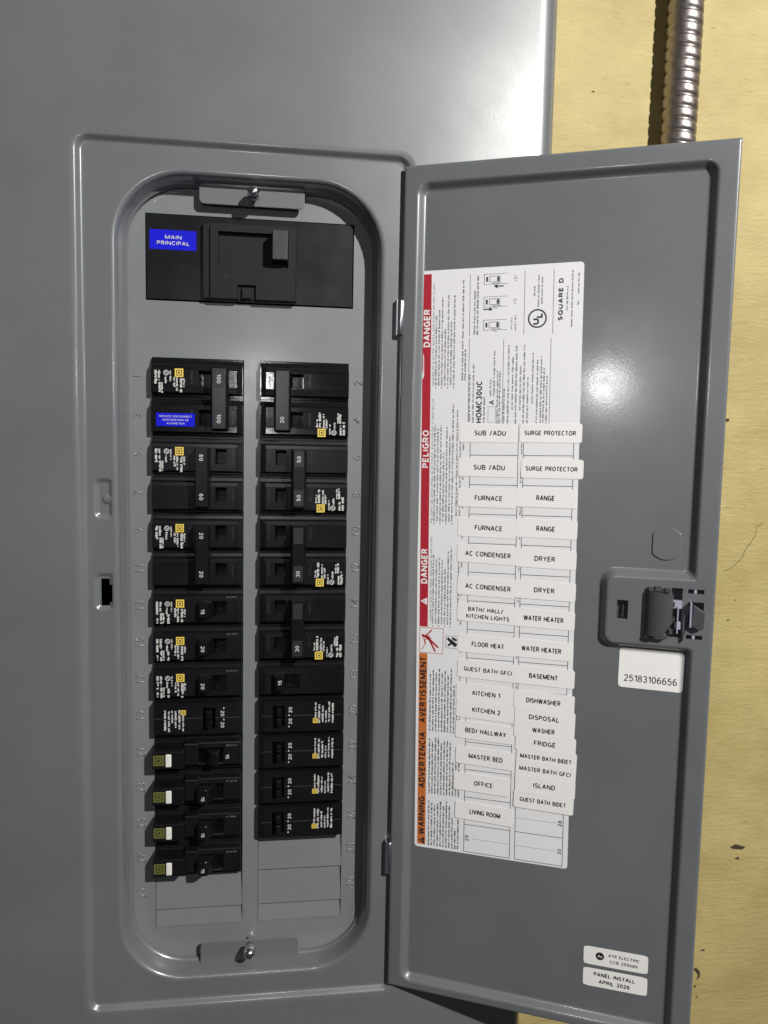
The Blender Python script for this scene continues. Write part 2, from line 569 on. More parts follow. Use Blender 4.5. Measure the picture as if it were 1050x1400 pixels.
    def build(self, name, mats, parent=None, sc=1.0, zc=0.0, merge=False):
        me = bpy.data.meshes.new(name)
        k = MM * sc
        # drop vertices no face uses
        used = sorted({i for f in self.f for i in f})
        mp = {o: n for n, o in enumerate(used)}
        me.from_pydata([(self.v[i][0] * k, self.v[i][1] * k, (self.v[i][2] - zc) * k) for i in used], [],
                       [tuple(mp[i] for i in f) for f in self.f])
        for m in (mats if isinstance(mats, (list, tuple)) else [mats]):
            me.materials.append(m)
        me.polygons.foreach_set('material_index', self.m)
        me.polygons.foreach_set('use_smooth', self.s)
        if merge:
            bm = bmesh.new()
            bm.from_mesh(me)
            bmesh.ops.remove_doubles(bm, verts=bm.verts, dist=1e-7)
            bm.to_mesh(me)
            bm.free()
        me.update()
        o = bpy.data.objects.new(name, me)
        COL.objects.link(o)
        if parent:
            o.parent = parent
        return o


def empty(name, loc, roty=0.0, rotz=0.0, parent=None):
    o = bpy.data.objects.new(name, None)
    o.empty_display_size = 0.02
    COL.objects.link(o)
    o.location = loc
    o.rotation_euler = (0, roty, rotz)
    if parent:
        o.parent = parent
    return o


def tag(o, label, cat=None, group=None, kind=None):
    o['label'] = label
    if cat:
        o['category'] = cat
    if group:
        o['group'] = group
    if kind:
        o['kind'] = kind
    return o


def merge_lines(base, extra, tol=0.35):
    out = sorted(set(extra))
    for b in base:
        if all(abs(b - e) > tol for e in out[:]):
            out.append(b)
    return sorted(out)


def lin(a, b, n):
    return [a + (b - a) * i / n for i in range(n + 1)]


def sstep(a, b, x):
    t = min(1, max(0, (x - a) / (b - a)))
    return t * t * (3 - 2 * t)


def sd_rr(x, z, x0, x1, z0, z1, r):
    dx = abs(x - (x0 + x1) / 2) - (x1 - x0) / 2 + r
    dz = abs(z - (z0 + z1) / 2) - (z1 - z0) / 2 + r
    return math.hypot(max(dx, 0), max(dz, 0)) + min(max(dx, dz), 0) - r


def rr_poly(x0, x1, z0, z1, r, n=5):
    pts = []
    for cx_, cz_, a0 in ((x1 - r, z0 + r, -90), (x1 - r, z1 - r, 0), (x0 + r, z1 - r, 90), (x0 + r, z0 + r, 180)):
        for i in range(n + 1):
            a = math.radians(a0 + 90 * i / n)
            pts.append((cx_ + r * math.cos(a), cz_ + r * math.sin(a)))
    return pts


rng = random.Random(7)
DEPTH = 17.57                      # dead front lies this far behind the door frame
WALLY = 92.0

# ------------------------------------------------------------------ wall
mb = MB()
mb.face([(-900, WALLY, -1100), (1300, WALLY, -1100), (1300, WALLY, 1000), (-900, WALLY, 1000)])
wall = mb.build('wall', M_WALL)
wall.location = (0, 0, Z0)
tag(wall, 'yellow painted board wall with scuffs and fine grain behind the panel', kind='structure')


def chip(pts, h=0.25):
    m = MB()
    m.prism(pts, -0.2, h, axis='h', bev=0)
    o = m.build('paint_chip', M_CHIP, wall)
    o.location = (0, WALLY * MM, 0)
    return o


def blob(x, z, rx, rz, seed, n=11):
    r = random.Random(seed)
    return [(x + rx * math.cos(2 * math.pi * i / n) * r.uniform(0.45, 1.1), z + rz * math.sin(2 * math.pi * i / n) * r.uniform(0.45, 1.1)) for i in range(n)]


# ------------------------------------------------------------------ electrical panel
panel = empty('electrical_panel', (0, 0, Z0))
tag(panel, 'grey steel breaker panel with its door swung open to the right', 'electrical panel')

# --- cover: rings lofted from the outer flange to the rounded window
FX0, FX1, FZ0, FZ1 = -121.8, 78.9, -434.6, 127.3       # door recess (at its floor)
CX0, CX1, CZ0, CZ1 = -222.0, 178.6, -560.0, 320.0      # cover outline
PK = [(-77.5, -107.0), (-138.0, -165.0)]               # pockets in the left strip (z top, z bottom)


def ring_pts(x0, x1, z0, z1, r, y, nc=10):
    """closed ring with fixed topology: left side carries stations for the pockets"""
    pts = []
    zl = [PK[0][0], PK[0][1], PK[1][0], PK[1][1]]
    for cx_, cz_, a0 in ((x0 + r, z0 + r, 270), (x0 + r, z1 - r, 180), (x1 - r, z1 - r, 90), (x1 - r, z0 + r, 0)):
        arc = [(cx_ + r * math.cos(math.radians(a0 - 90 * i / nc)), y, cz_ + r * math.sin(math.radians(a0 - 90 * i / nc))) for i in range(nc + 1)]
        pts += arc
        if a0 == 270:
            pts += [(x0, y, z) for z in zl[::-1]]
    return pts


# going: bottom-left corner, up the left side, top-left, top-right, bottom-right (clockwise)
def grow(d):
    return FX0 - d, FX1 + d, FZ0 - d, FZ1 + d


LX0, LX1, LZ0, LZ1 = -104.6, 66.6, -422.0, 114.4        # window: start of the rolled lip
rings = []
CY = -3.2
for a in (90, 72, 54, 36, 18, 0):                      # rolled outer edge
    e = 12 * (1 - math.cos(math.radians(90 - a)))
    rr_ = math.radians(a)
    off = 12 * (1 - math.sin(rr_))
    rings.append(ring_pts(CX0 + off, CX1 - off, CZ0 + off, CZ1 - off, 16 - off * 0.9, CY + 12 - 12 * math.cos(rr_) if False else CY + 12 * (1 - math.cos(rr_)), 10))
rings.append(ring_pts(CX0 + 15, CX1 - 15, CZ0 + 15, CZ1 - 15, 5, CY, 10))
rings.append(ring_pts(*grow(7), 11.5, CY, 10))
rings_tail = None
flange = ring_pts(CX0, CX1, CZ0, CZ1, 16, CY + 26, 10)
rings = [flange] + rings
for d, y in ((3.6, CY), (2.9, CY + 0.25), (2.2, CY + 0.9), (1.0, CY + 2.3), (0.3, CY + 3.0), (-0.6, 0.0), (-2.0, 0.0)):
    rings.append(ring_pts(*grow(d), 5.5 + d, y, 10))
i_floor = len(rings) - 1
R0 = 44
for t, y in ((-0.8, 0.0), (0.0, 0.0), (0.9, 0.12), (1.8, 0.55), (2.6, 1.4), (3.2, 2.8), (3.7, 6.0), (4.3, 10.0), (4.7, 12.6), (5.2, 13.5), (6.2, 13.8)):
    rings.append(ring_pts(LX0 + t, LX1 - t, LZ0 + t, LZ1 - t, R0 - t, y, 10))
rings.append(ring_pts(LX0 + 6.2, LX1 - 6.2, LZ0 + 6.2, LZ1 - 6.2, R0 - 6.2, 15.6, 10))
mb = MB()
NP = len(rings[0])
vs = [p for r_ in rings for p in r_]
fs = []
left_seg = {12: 1, 14: 0}                                # ring segments that hold the two pockets
for i in range(len(rings) - 1):
    for k in range(NP):
        if i == i_floor and k in (11, 13):
            continue
        a, b = i * NP + k, i * NP + (k + 1) % NP
        fs.append((a, b, b + NP, a + NP))
mb.mesh(vs, fs, 0, True)
XA, XB = FX0 + 2.0, LX0 - 0.8
# pocket patches: height fields closing the two gaps of the left strip
for zt, zb, kind in ((PK[0][0], PK[0][1], 'screw'), (PK[1][0], PK[1][1], 'latch')):
    if kind == 'screw':
        p0, p1, q0, q1 = -115.6, -104.6, -103.2, -80.2
        holes = []
    else:
        p0, p1, q0, q1 = -116.0, -104.6, -162.8, -141.0
        holes = [(-113.4, -108.2, -161.2, -143.6), (-108.2, -106.3, -159.0, -147.5)]

    def hf(u, z, kind=kind, p0=p0, p1=p1, q0=q0, q1=q1):
        d = sd_rr(u, z, p0, p1 + 6, q0, q1, 3.0)
        h = -1.7 * sstep(1.6, -1.6, d)
        h *= sstep(0, 0.8, u - XA) * (sstep(0.0, 3.0, XB - u))
        if kind == 'screw':
            rr_ = math.hypot(u + 109.3, z + 92.3)
            h += 1.2 * sstep(3.3, 1.6, rr_)
        return h * sstep(0, 0.8, z - zb) * sstep(0, 0.8, zt - z)
    us = merge_lines(lin(XA, XB, 30), [XA, XB] + [c for h_ in holes for c in h_[:2]], 0.2)
    zs = merge_lines(lin(zb, zt, 48), [zb, zt] + [c for h_ in holes for c in h_[2:]], 0.2)
    mb.field(us, zs, hf, hole=(lambda x, z: any(a < x < b and c < z < d for a, b, c, d in holes)) if holes else None, smooth=True)
cover = mb.build('cover', M_PAINT, panel, merge=True)

# --- enclosure box behind the cover
mb = MB()
ex0, ex1, ez0, ez1, ya, yb = CX0 + 4, CX1 - 4, CZ0 + 4, CZ1 - 4, 8.0, WALLY - 0.5
mb.face([(ex0, yb, ez0), (ex1, yb, ez0), (ex1, yb, ez1), (ex0, yb, ez1)])
mb.face([(ex0, ya, ez0), (ex0, yb, ez0), (ex0, yb, ez1), (ex0, ya, ez1)])
mb.face([(ex1, yb, ez0), (ex1, ya, ez0), (ex1, ya, ez1), (ex1, yb, ez1)])
mb.face([(ex0, ya, ez1), (ex0, yb, ez1), (ex1, yb, ez1), (ex1, ya, ez1)])
mb.face([(ex0, yb, ez0), (ex0, ya, ez0), (ex1, ya, ez0), (ex1, yb, ez0)])
mb.build('enclosure_box', M_PAINT, panel)

# --- dead front with the breaker slots
LSX0, LSX1, RSX0, RSX1 = -83.44, -24.55, -13.17, 45.31
PITCHP = 25.4
MAINR = (-86.98, 47.51, 37.04, 91.5)
slots = [(LSX0 - 0.3, LSX1 + 0.3, -15 * PITCHP - 13, 0.3), (RSX0 - 0.3, RSX1 + 0.3, -15 * PITCHP - 13, 0.3),
         (MAINR[0] - 0.3, MAINR[1] + 0.3, MAINR[2] - 0.3, MAINR[3] + 0.3)]
mb = MB()
OX0, OX1, OZ0, OZ1 = -103.0, 65.0, -424.0, 116.0
us = merge_lines(lin(OX0, OX1, 40), [OX0, OX1] + [c for s in slots for c in s[:2]], 0.8)
zs = merge_lines(lin(OZ0, OZ1, 120), [OZ0, OZ1] + [c for s in slots for c in s[2:]], 0.8)


def dead_h(u, z):
    # the pan turns up a little towards its rounded bottom corners
    d = sd_rr(u, z, -92.5, 55.0, -411.0, 140.0, 22)
    return 1.3 * sstep(-3.0, 2.0, d) * sstep(-360, -395, z)


mb.field(us, zs, dead_h, hole=lambda x, z: any(a < x < b and c < z < d for a, b, c, d in slots), back=1.2, smooth=True)
dead = mb.build('dead_front', M_DEAD, panel)
dead.location = (0, DEPTH * MM, 0)

# twist-out blanks in the unused spaces: set in at the top, flush at the bottom
def blank(x0, x1, ztop, zbot):
    m = MB()
    m.prism([(ztop, -4.0), (ztop, -2.0), (zbot, -0.12), (zbot, -4.0)][::-1], x0, x1, axis='x', bev=0.1)
    return m.build('blank_plate', M_DEAD, dead)


for x0, x1, rows in ((LSX0, LSX1, (14,)), (RSX0, RSX1, (13, 14))):
    for k in rows:
        blank(x0 - 0.1, x1 + 0.1, -k * PITCHP - 0.35, -(k + 1) * PITCHP)
    blank(x0 - 0.1, x1 + 0.1, -15 * PITCHP - 0.35, -15 * PITCHP - 12.8)


def raised_number(n, x, z):
    c = bpy.data.curves.new('n', 'FONT')
    c.body = str(n)
    c.size = 7.8
    c.align_x = 'CENTER'
    c.align_y = 'CENTER'
    c.extrude = 0.2
    c.bevel_depth = 0.32
    c.bevel_resolution = 1
    c.offset = -0.3
    c.resolution_u = 3
    o = bpy.data.objects.new('n', c)
    COL.objects.link(o)
    dg = bpy.context.evaluated_depsgraph_get()
    me = bpy.data.meshes.new_from_object(o.evaluated_get(dg))
    bpy.data.objects.remove(o)
    bpy.data.curves.remove(c)
    # text plane XY facing +Z  ->  upright on the plate, reading upwards
    M = Matrix(((0, -1, 0), (0, 0, -1), (1, 0, 0))).to_4x4()
    me.transform(Matrix.Scale(MM, 4) @ M)
    me.materials.clear()
    me.materials.append(M_DEAD)
    ob = bpy.data.objects.new('raised_number', me)
    COL.objects.link(ob)
    ob.parent = dead
    ob.location = (x * MM, 0, z * MM)


for k in range(15):
    raised_number(2 * k + 1, -92.6, -25.4 * k - 12.4)
    raised_number(2 * k + 2, 52.6, -25.4 * k - 12.4)

# --- fixing tabs with screws, top and bottom of the window
def tab(x0, x1, z0, z1, lip_up, sx, sz, name='mounting_tab'):
    m = MB()
    m.prism(rr_poly(x0, x1, z0, z1, 3.2), 0, 1.3, axis='h', bev=0.35, seg=2)
    m.prism([(x0 + 2.5, 0.3), (x1 - 2.5, 0.3), (x1 - 2.5, -9), (x0 + 2.5, -9)],
            (z1 - 1.6 if lip_up else z0), (z1 if lip_up else z0 + 1.6), axis='z', bev=0.2)
    t = m.build(name, M_PAINT, panel)
    t.location = (0, (DEPTH - 6.0) * MM, 0)
    m = MB()
    m.lathe([(2.2, -7), (2.2, 8.6), (3.9, 8.7), (4.1, 9.6), (3.9, 12.2), (3.1, 13.8), (1.8, 14.7), (0.6, 15.0), (0.01, 15.0)], sx, sz)
    m.prism([(sx + 4.5 * math.cos(math.radians(60 * i + 14)), sz + 4.5 * math.sin(math.radians(60 * i + 14))) for i in range(6)],
            7.0, 9.2, axis='h', bev=0.4)
    m.build('screw', M_STEEL, t)
    return t


tab(-52.4, 14.5, 97.4, 110.6, True, -17.6, 103.0)
tb = tab(-52.4, 15.4, -420.5, -402.6, False, -18.2, -405.4)

# --- hinges
for za, zb in ((17.6, 39.8), (-350.1, -327.7)):
    m = MB()
    m.tube([(0, 0, za), (0, 0, za + 0.6), (0, 0, zb - 0.6), (0, 0, zb)], [1.9, 2.3, 2.3, 1.9], 20)
    m.box(-3.0, -2.1, za - 0.6, zb + 0.6, -4, 0.6, 0.2)
    h_ = m.build('hinge', M_HINGE, panel)
    h_.location = (77.3 * MM, -3.6 * MM, 0)

# ------------------------------------------------------------------ door
TH = math.radians(22.83)
DS = 0.9886                                   # door dimensions as measured -> at its true distance
DZC = -56.85
HX, HY = 77.64, -4.63
door_mats = M_PAINT
DW, DZ0, DZ1 = 199.7, -436.2, 125.6
HOLES = [(143.3, 149.9, -159.6, -147.8), (174.9, 181.2, -168.7, -138.0), (184.2, 193.3, -140.9, -138.2), (184.3, 193.5, -169.2, -166.5),
         (162.5, 174.0, -166.5, -141.5), (184.8, 193.6, -161.5, -146.0)]
RIBD = 4.2


def door_h(u, z):
    a = sd_rr(u, z, 11.4, 186.2, -428.2, 112.4, 5.5)
    b = sd_rr(u, z, 134.8, 230.0, -177.2, -130.6, 7.5)
    k = 3.0
    c = -b
    hh = max(k - abs(a - c), 0) / k
    d = max(a, c) + hh * hh * k * 0.25
    h = -RIBD * sstep(2.9, -2.9, d)
    # rolled outer rim
    e = min(u, DW - u, DZ1 - z, z - DZ0)
    h -= 0.9 * (1 - min(1, e / 1.2)) ** 2
    return h


us = lin(0, DW, 150)
us += lin(5, 18, 22) + lin(179, 193, 24) + lin(130, 140, 14) + [0.4, 0.8, 1.2, DW - 0.4, DW - 0.8, DW - 1.2]
us = sorted(set(round(x, 3) for x in us))
us = merge_lines(us, [0, DW] + [c for h_ in HOLES for c in h_[:2]], 0.32)
zs = lin(DZ0, DZ1, 250) + lin(105, 119, 22) + lin(-435, -421, 22) + lin(-137, -124, 20) + lin(-184, -171, 20) + [DZ0 + 0.4, DZ0 + 0.8, DZ1 - 0.4, DZ1 - 0.8]
zs = merge_lines(sorted(set(round(x, 3) for x in zs)), [DZ0, DZ1] + [c for h_ in HOLES for c in h_[2:]], 0.32)


def thin(ls, keep, tol=0.3):
    out = [ls[0]]
    for x in ls[1:]:
        if x - out[-1] < tol and x not in keep:
            continue
        out.append(x)
    return out


us = thin(us, {0, DW} | {c for h_ in HOLES for c in h_[:2]})
zs = thin(zs, {DZ0, DZ1} | {c for h_ in HOLES for c in h_[2:]})
mb = MB()
mb.field(us, zs, door_h, hole=lambda x, z: any(a < x < b and c < z < d for a, b, c, d in HOLES), back=1.5, smooth=True)
door = mb.build('door', M_PAINT, panel, DS, DZC)
door.location = (HX * MM, HY * MM, DZC * MM)
door.rotation_euler = (0, 0, -TH)


def dbuild(m, name, mats):
    return m.build(name, mats, door, DS, DZC)


PH = -RIBD                                     # level of the door's inner panel


def pp(u, z):                                  # points were read on the rim plane; move them down to the inner panel
    s = (474 + RIBD) / 474
    return 122 + (u - 122) * s, DZC + (z - DZC) * s


# half-punched knockout
m = MB()
ko = []
for i in range(40):
    a = 2 * math.pi * i / 40
    ko.append((170.9 + max(-8.4, min(8.4, 10.3 * math.cos(a))), -111.6 + 10.2 * math.sin(a)))
m.prism(ko, PH - 0.1, PH + 0.75, axis='h', bev=0.4)
dbuild(m, 'knockout_disc', M_PAINT)

# --- printed sheet (tilted a little anticlockwise)
SW, SH = 103.6, 392.0
s_tl = pp(12.1, 58.6)
TILT = math.radians(0.78)
sheet_org = s_tl


class Sheet(MB):
    pass


sh = Sheet()
HS = 0.16
sh.prism(rr_poly(0, SW, -SH, 0, 2.2), 0, HS, axis='h', bev=0)
INK, FINE, RED, ORG, WHT = 1, 2, 3, 4, 5
H1, H2 = HS + 0.03, HS + 0.06
UP = math.pi / 2
b_red0, b_red1 = -2.2, -236.0
b_or0, b_or1 = -254.5, -390.0
sh.rect(1.9, 7.6, b_red1, b_red0, H1, RED)
sh.rect(1.9, 7.6, b_or1, b_or0, H1, ORG)


def bz(z):                                      # door z reading -> sheet b
    return (z - 58.6) * (478.2 / 474)


for s_, z0_, z1_, mi in (('DANGER', 9.8, 34.2, WHT), ('PELIGRO', -68.8, -43.8, WHT), ('DANGER', -146.2, -122.5, WHT),
                         ('AVERTISSEMENT', -242.1, -196.0, INK), ('ADVERTENCIA', -288.0, -248.2, INK), ('WARNING', -321.1, -293.8, INK)):
    sh.text(s_, 4.75, (bz(z0_) + bz(z1_)) / 2, 4.4, H2, mi, width=(z1_ - z0_), ang=UP, bold=0.036)


def tri(a, b, s, mi, mi2):
    sh.flat([(a + s * 0.5, b - s * 0.55), (a + s * 0.5, b + s * 0.55), (a - s * 0.5, b)], H2, mi)
    sh.text('!', a + s * 0.12, b, s * 0.55, H2 + 0.03, mi2, ang=UP, bold=0.03)


tri(4.75, bz(-158), 4.6, WHT, RED)
tri(4.75, bz(-325.2), 4.4, INK, ORG)
# white smear of the red band
sh.flat([(1.2, bz(-12)), (3.2, bz(-9)), (3.0, bz(4)), (2.4, bz(6)), (2.6, bz(-4)), (1.2, bz(-14))], H2, WHT)
# pictograms: falling figure with lightning, reader with manual
pz0, pz1 = bz(-193.2), bz(-176.0)
for a0, b0, a1, b1 in ((2.2, pz0, 18.3, pz0), (18.3, pz0, 18.3, pz1), (18.3, pz1, 2.2, pz1), (2.2, pz1, 2.2, pz0)):
    sh.line(a0, b0, a1, b1, 0.35, H1, RED)
pc = (pz0 + pz1) / 2
for a0, b0, a1, b1, w in ((7.0, pc + 2.5, 15.0, pc - 4.6, 1.3), (8.0, pc + 2.0, 13.0, pc - 7.4, 1.2), (6.4, pc + 3.0, 10.5, pc + 7.3, 0.9),
                          (5.6, pc + 3.2, 8.8, pc + 1.0, 2.2), (5.0, pc + 1.5, 6.2, pc - 2.6, 0.9), (6.2, pc - 2.6, 3.4, pc - 6.8, 0.45)):
    sh.line(a0, b0, a1, b1, w, H1, RED)
sh.disc(4.6, pc + 3.0, 1.1, H1, RED, 14)
for i in range(5):
    a_ = 2 * math.pi * i / 5
    sh.line(8.2, pc + 1.6, 8.2 + 2.3 * math.cos(a_), pc + 1.6 + 2.3 * math.sin(a_), 0.5, H2, RED)
for a0, b0, a1, b1 in ((20.2, pc - 4.2, 27.4, pc - 4.2), (20.2, pc + 4.0, 27.4, pc + 4.0), (20.2, pc - 4.2, 20.2, pc + 4.0)):
    sh.line(a0, b0, a1, b1, 0.25, H1, INK)
for a0, b0, a1, b1, w in ((21.3, pc + 2.6, 23.4, pc + 0.6, 1.9), (23.4, pc + 0.6, 27.4, pc - 2.4, 2.6), (24.4, pc + 2.8, 27.6, pc + 1.2, 1.6),
                          (21.6, pc - 2.6, 23.6, pc - 1.2, 1.4)):
    sh.line(a0, b0, a1, b1, w, H1, INK)
# fine print: blocks along the warning bands
def block(z0_, z1_, a_list, cap, head=None, frac=(0.55, 1.0)):
    z0b, z1b = bz(z0_), bz(z1_)
    for i, a_ in enumerate(a_list):
        L_ = (z1b - z0b) * (1.0 if i in (0, len(a_list) - 2) else rng.uniform(*frac))
        sh.greek(a_, z0b, L_, cap, H1, FINE, rng)
    if head:
        sh.text(head, a_list[0] - 2.3, z0b, 1.35, H1, INK, width=(z1b - z0b), ang=UP, bold=0.012, align='L')


AL = [11.6, 13.6, 15.6, 17.6, 19.6, 21.6, 23.6]
sh.text('HAZARD OF ELECTRIC SHOCK, EXPLOSION OR ARC FLASH', 9.3, bz(-15), 1.25, H1, FINE, width=66, ang=UP, align='L', bold=0.01)
sh.text('PELIGRO DE DESCARGA ELECTRICA, EXPLOSION O DESTELLO', 9.4, bz(-105), 1.25, H1, FINE, width=82, ang=UP, align='L', bold=0.01)
sh.text('HAZARD OF ELECTRIC SHOCK, EXPLOSION OR ARC FLASH', 9.5, bz(-171), 1.25, H1, FINE, width=57, ang=UP, align='L', bold=0.01)
for z0_, z1_ in ((-15, 50), (-104, -24), (-173, -113)):
    for i, a_ in enumerate(AL):
        sh.disc(a_ - 0.5, bz(z0_ - 1.4), 0.42, H1, INK, 8) if i in (0, 2, 4, 6) else None
        sh.greek(a_, bz(z0_), (z1_ - z0_) * rng.uniform(0.55, 0.98), 1.25, H1, FINE, rng)
sh.greek(29.2, bz(-12), 64, 1.3, H1, INK, rng)
sh.greek(31.0, bz(-12), 20, 1.3, H1, INK, rng)
sh.greek(28.6, bz(-100), 60, 1.2, H1, FINE, rng)
sh.greek(26.4, bz(-100), 70, 1.2, H1, FINE, rng)
sh.greek(28.6, bz(-170), 48, 1.2, H1, FINE, rng)
for z0_, z1_ in ((-247, -202), (-291, -250), (-328, -295)):
    for i in range(11):
        a_ = 10.4 + 2.05 * i
        if a_ > 31:
            break
        sh.greek(a_, bz(z0_), (z1_ - z0_) * (rng.uniform(0.86, 1.0) if i < 8 else rng.uniform(0.3, 0.9)), 1.2, H1, FINE, rng, dense=1.25)
# upper right: handle diagrams, listing mark, maker's name
def pb(y, x=65):                                # zoomed picture row -> b
    return -(y - 90 + (x - 65) * 0.0685) * 0.1165


def pa(x):
    return (x - 65) * 0.1176


for x_, y0_, y1_ in ((345, 440, 105), (345, 912, 450), (640, 420, 80), (533, 910, 450), (785, 910, 435), (792, 412, 70)):
    sh.line(pa(x_), pb(y0_, x_), pa(x_), pb(y1_, x_), 0.28, H1, INK)
sh.greek(pa(377), pb(430, 377), 28, 1.3, H1, INK, rng)
sh.greek(pa(393), pb(430, 393), 37, 1.3, H1, INK, rng)
for y_, arrow in ((128, -1), (250, 1), (375, 0)):
    b0 = pb(y_, 460)
    for dx_, db, w_, l_ in ((415, 3.2, 0.22, 15.5), (415, -3.2, 0.22, 15.5)):
        sh.line(pa(418), b0 + db, pa(418) + l_, b0 + db, w_, H1, FINE)
    for a0, b0_, a1, b1 in ((42, -3.2, 42, 3.2), (45.5, -1.8, 45.5, 1.8), (45.5, 1.8, 52, 1.8), (52, 1.8, 52, -1.8), (52, -1.8, 45.5, -1.8), (48, -3.4, 50.5, -4.4), (47, -2.6, 53, -2.6)):
        sh.line(a0, b0 + b0_, a1, b0 + b1, 0.3, H1, FINE)
    sh.rect(43.2, 44.4, b0 - 1.5, b0 + 1.5, H1, INK)
    sh.rect(50.2, 51.6, b0 - 1.4, b0 + 1.4, H2, FINE)
    if arrow:
        yb_ = b0 - 4.6
        a0, a1 = (54.5, 50.5) if arrow < 0 else (41.5, 45.5)
        sh.line(a0, yb_, a1, yb_, 0.7, H2, INK)
        s_ = -1 if arrow < 0 else 1
        tri_ = [(a1, yb_ - 1.3), (a1 + s_ * 2.4, yb_), (a1, yb_ + 1.3)]
        sh.flat(tri_ if s_ > 0 else tri_[::-1], H2, INK)
sh.text('(2)', pa(590), pb(122, 590), 2.0, H1, FINE, ang=UP)
sh.text('(1)', pa(590), pb(244, 590), 2.0, H1, FINE, ang=UP)
sh.greek(pa(578), pb(395, 578), 7.5, 1.1, H1, FINE, rng)
sh.greek(pa(598), pb(402, 598), 9.5, 1.1, H1, FINE, rng)
ua, ub = pa(710), pb(333, 710)
sh.ring(ua, ub, 5.9, 0.95, H1, INK)
sh.text('U', ua - 0.9, ub - 1.9, 4.2, H1, INK, ang=UP, bold=0.05)
sh.text('L', ua + 1.2, ub + 1.9, 4.2, H1, INK, ang=UP, bold=0.05)
for x_, y0_, y1_ in ((697, 215, 160), (718, 275, 100), (736, 255, 112)):
    sh.greek(pa(x_), pb(y0_, x_), (y0_ - y1_) * 0.1165, 1.15, H1, FINE, rng)
sh.text('SQUARE D', pa(830), (pb(118, 830) + pb(340, 830)) / 2, 2.9, H1, INK, width=26.0, ang=UP, bold=0.05)
for x_, y0_, y1_ in ((868, 285, 160), (893, 372, 75), (925, 195, 88), (925, 255, 230)):
    sh.greek(pa(x_), pb(y0_, x_), (y0_ - y1_) * 0.1165, 1.15, H1, FINE, rng)
sh.text('HOMC30UC', pa(404), pb(915, 404), 3.9, H1, INK, width=27.2, ang=UP, bold=0.03, align='L')
sh.text('A', pa(474), pb(797, 474), 3.2, H1, INK, ang=UP, bold=0.03)
for p_, q_, r_, s_ in ((455, 820, 495, 820), (495, 820, 495, 910), (495, 910, 455, 910), (455, 910, 455, 820)):
    sh.line(pa(p_), pb(q_, 475), pa(r_), pb(s_, 475), 0.2, H1, FINE)
for x_, y0_, y1_ in ((355, 912, 650), (376, 915, 590), (437, 912, 770), (471, 765, 670), (490, 765, 515), (509, 912, 620), (521, 912, 620),
                     (545, 912, 712), (567, 912, 480), (590, 830, 545), (609, 912, 485), (632, 830, 590), (651, 912, 475), (672, 912, 650), (697, 790, 520),
                     (722, 912, 555), (742, 912, 535), (757, 912, 600), (773, 912, 640)):
    sh.greek(pa(x_), pb(y0_, x_), (y0_ - y1_) * 0.1165, 1.25, H1, INK if x_ in (545, 437) else FINE, rng)
# circuit table
TB = bz(-328.6)
CP = 19.35
cl0, cl1, cr0, cr1 = 34.6, 65.6, 69.0, 100.2
TT = TB + 15 * CP
for a_ in (cl0, cl1, cr0, cr1):
    sh.line(a_, TB, a_, TT, 0.38, H1, INK)
for k in range(16):
    zz = TB + k * CP
    sh.line(cl0, zz, cl1, zz, 0.38, H1, INK)
    sh.line(cr0, zz, cr1, zz, 0.38, H1, INK)
    if k < 15:
        for q in range(19):
            x_ = cl0 + 4.2 + q * 1.4
            sh.rect(x_, x_ + 0.85, zz + CP / 2 - 0.13, zz + CP / 2 + 0.13, H1, FINE)
            x_ = cr0 + 0.8 + q * 1.4
            sh.rect(x_, x_ + 0.85, zz + CP / 2 - 0.13, zz + CP / 2 + 0.13, H1, FINE)
        sh.text(str(29 - 2 * k), cl0 + 2.0, zz + CP / 2, 2.5, H1, INK, ang=UP, bold=0.02)
        sh.text(str(30 - 2 * k), cr1 - 2.0, zz + CP / 2, 2.5, H1, INK, ang=UP, bold=0.02)
        if k > 4:
            sh.greek(30.6, zz + 3.0, 9, 1.1, H1, INK, rng)
        if k > 5 or k in (2,):
            sh.greek(68.2, zz + rng.uniform(0, 4), 7, 1.0, H1, FINE, rng)
sh.text('28', 67.9, TB + 2.05 * CP + 1, 1.0, H1, INK, ang=UP)
so = sh.build('directory_sheet', [M_SHEET, M_INK, M_TINK, M_RED, M_ORANGE, M_SHEET], door, DS)
so.location = (sheet_org[0] * DS * MM, -PH * DS * MM, (sheet_org[1] - DZC) * DS * MM)
so.rotation_euler = (0, -TILT, 0)
so['label'] = 'large white printed sheet with red and orange warning bands and circuit table'

# --- label-tape stickers naming the circuits
LEFT = [('SUB /ADU', -45.2, 60.5, 20.5, 0), ('SUB /ADU', -67.3, 60.7, 20.5, 0), ('FURNACE', -87.2, 60.9, 18.2, 0), ('FURNACE', -106.7, 61.5, 18.2, -0.6),
        ('AC CONDENSER', -124.0, 61.6, 30, -0.8), ('AC CONDENSER', -145.7, 62.3, 30, -1.0), ('BATH/ HALL/|KITCHEN LIGHTS', -163.2, 62.8, 28.5, -0.8),
        ('FLOOR HEAT', -184.2, 63.5, 21.5, -0.7), ('GUEST BATH GFCI', -201.4, 64.0, 32, -0.8), ('KITCHEN 1', -217.3, 63.6, 18.5, -0.6), ('KITCHEN 2', -228.7, 63.9, 18.8, -0.8),
        ('BED/ HALLWAY', -243.2, 63.9, 27.5, -0.9), ('MASTER BED', -260.8, 64.5, 23, -0.9), ('OFFICE', -279.2, 63.6, 12.8, -0.8), ('LIVING ROOM', -299.3, 65.2, 20.8, -1.0)]
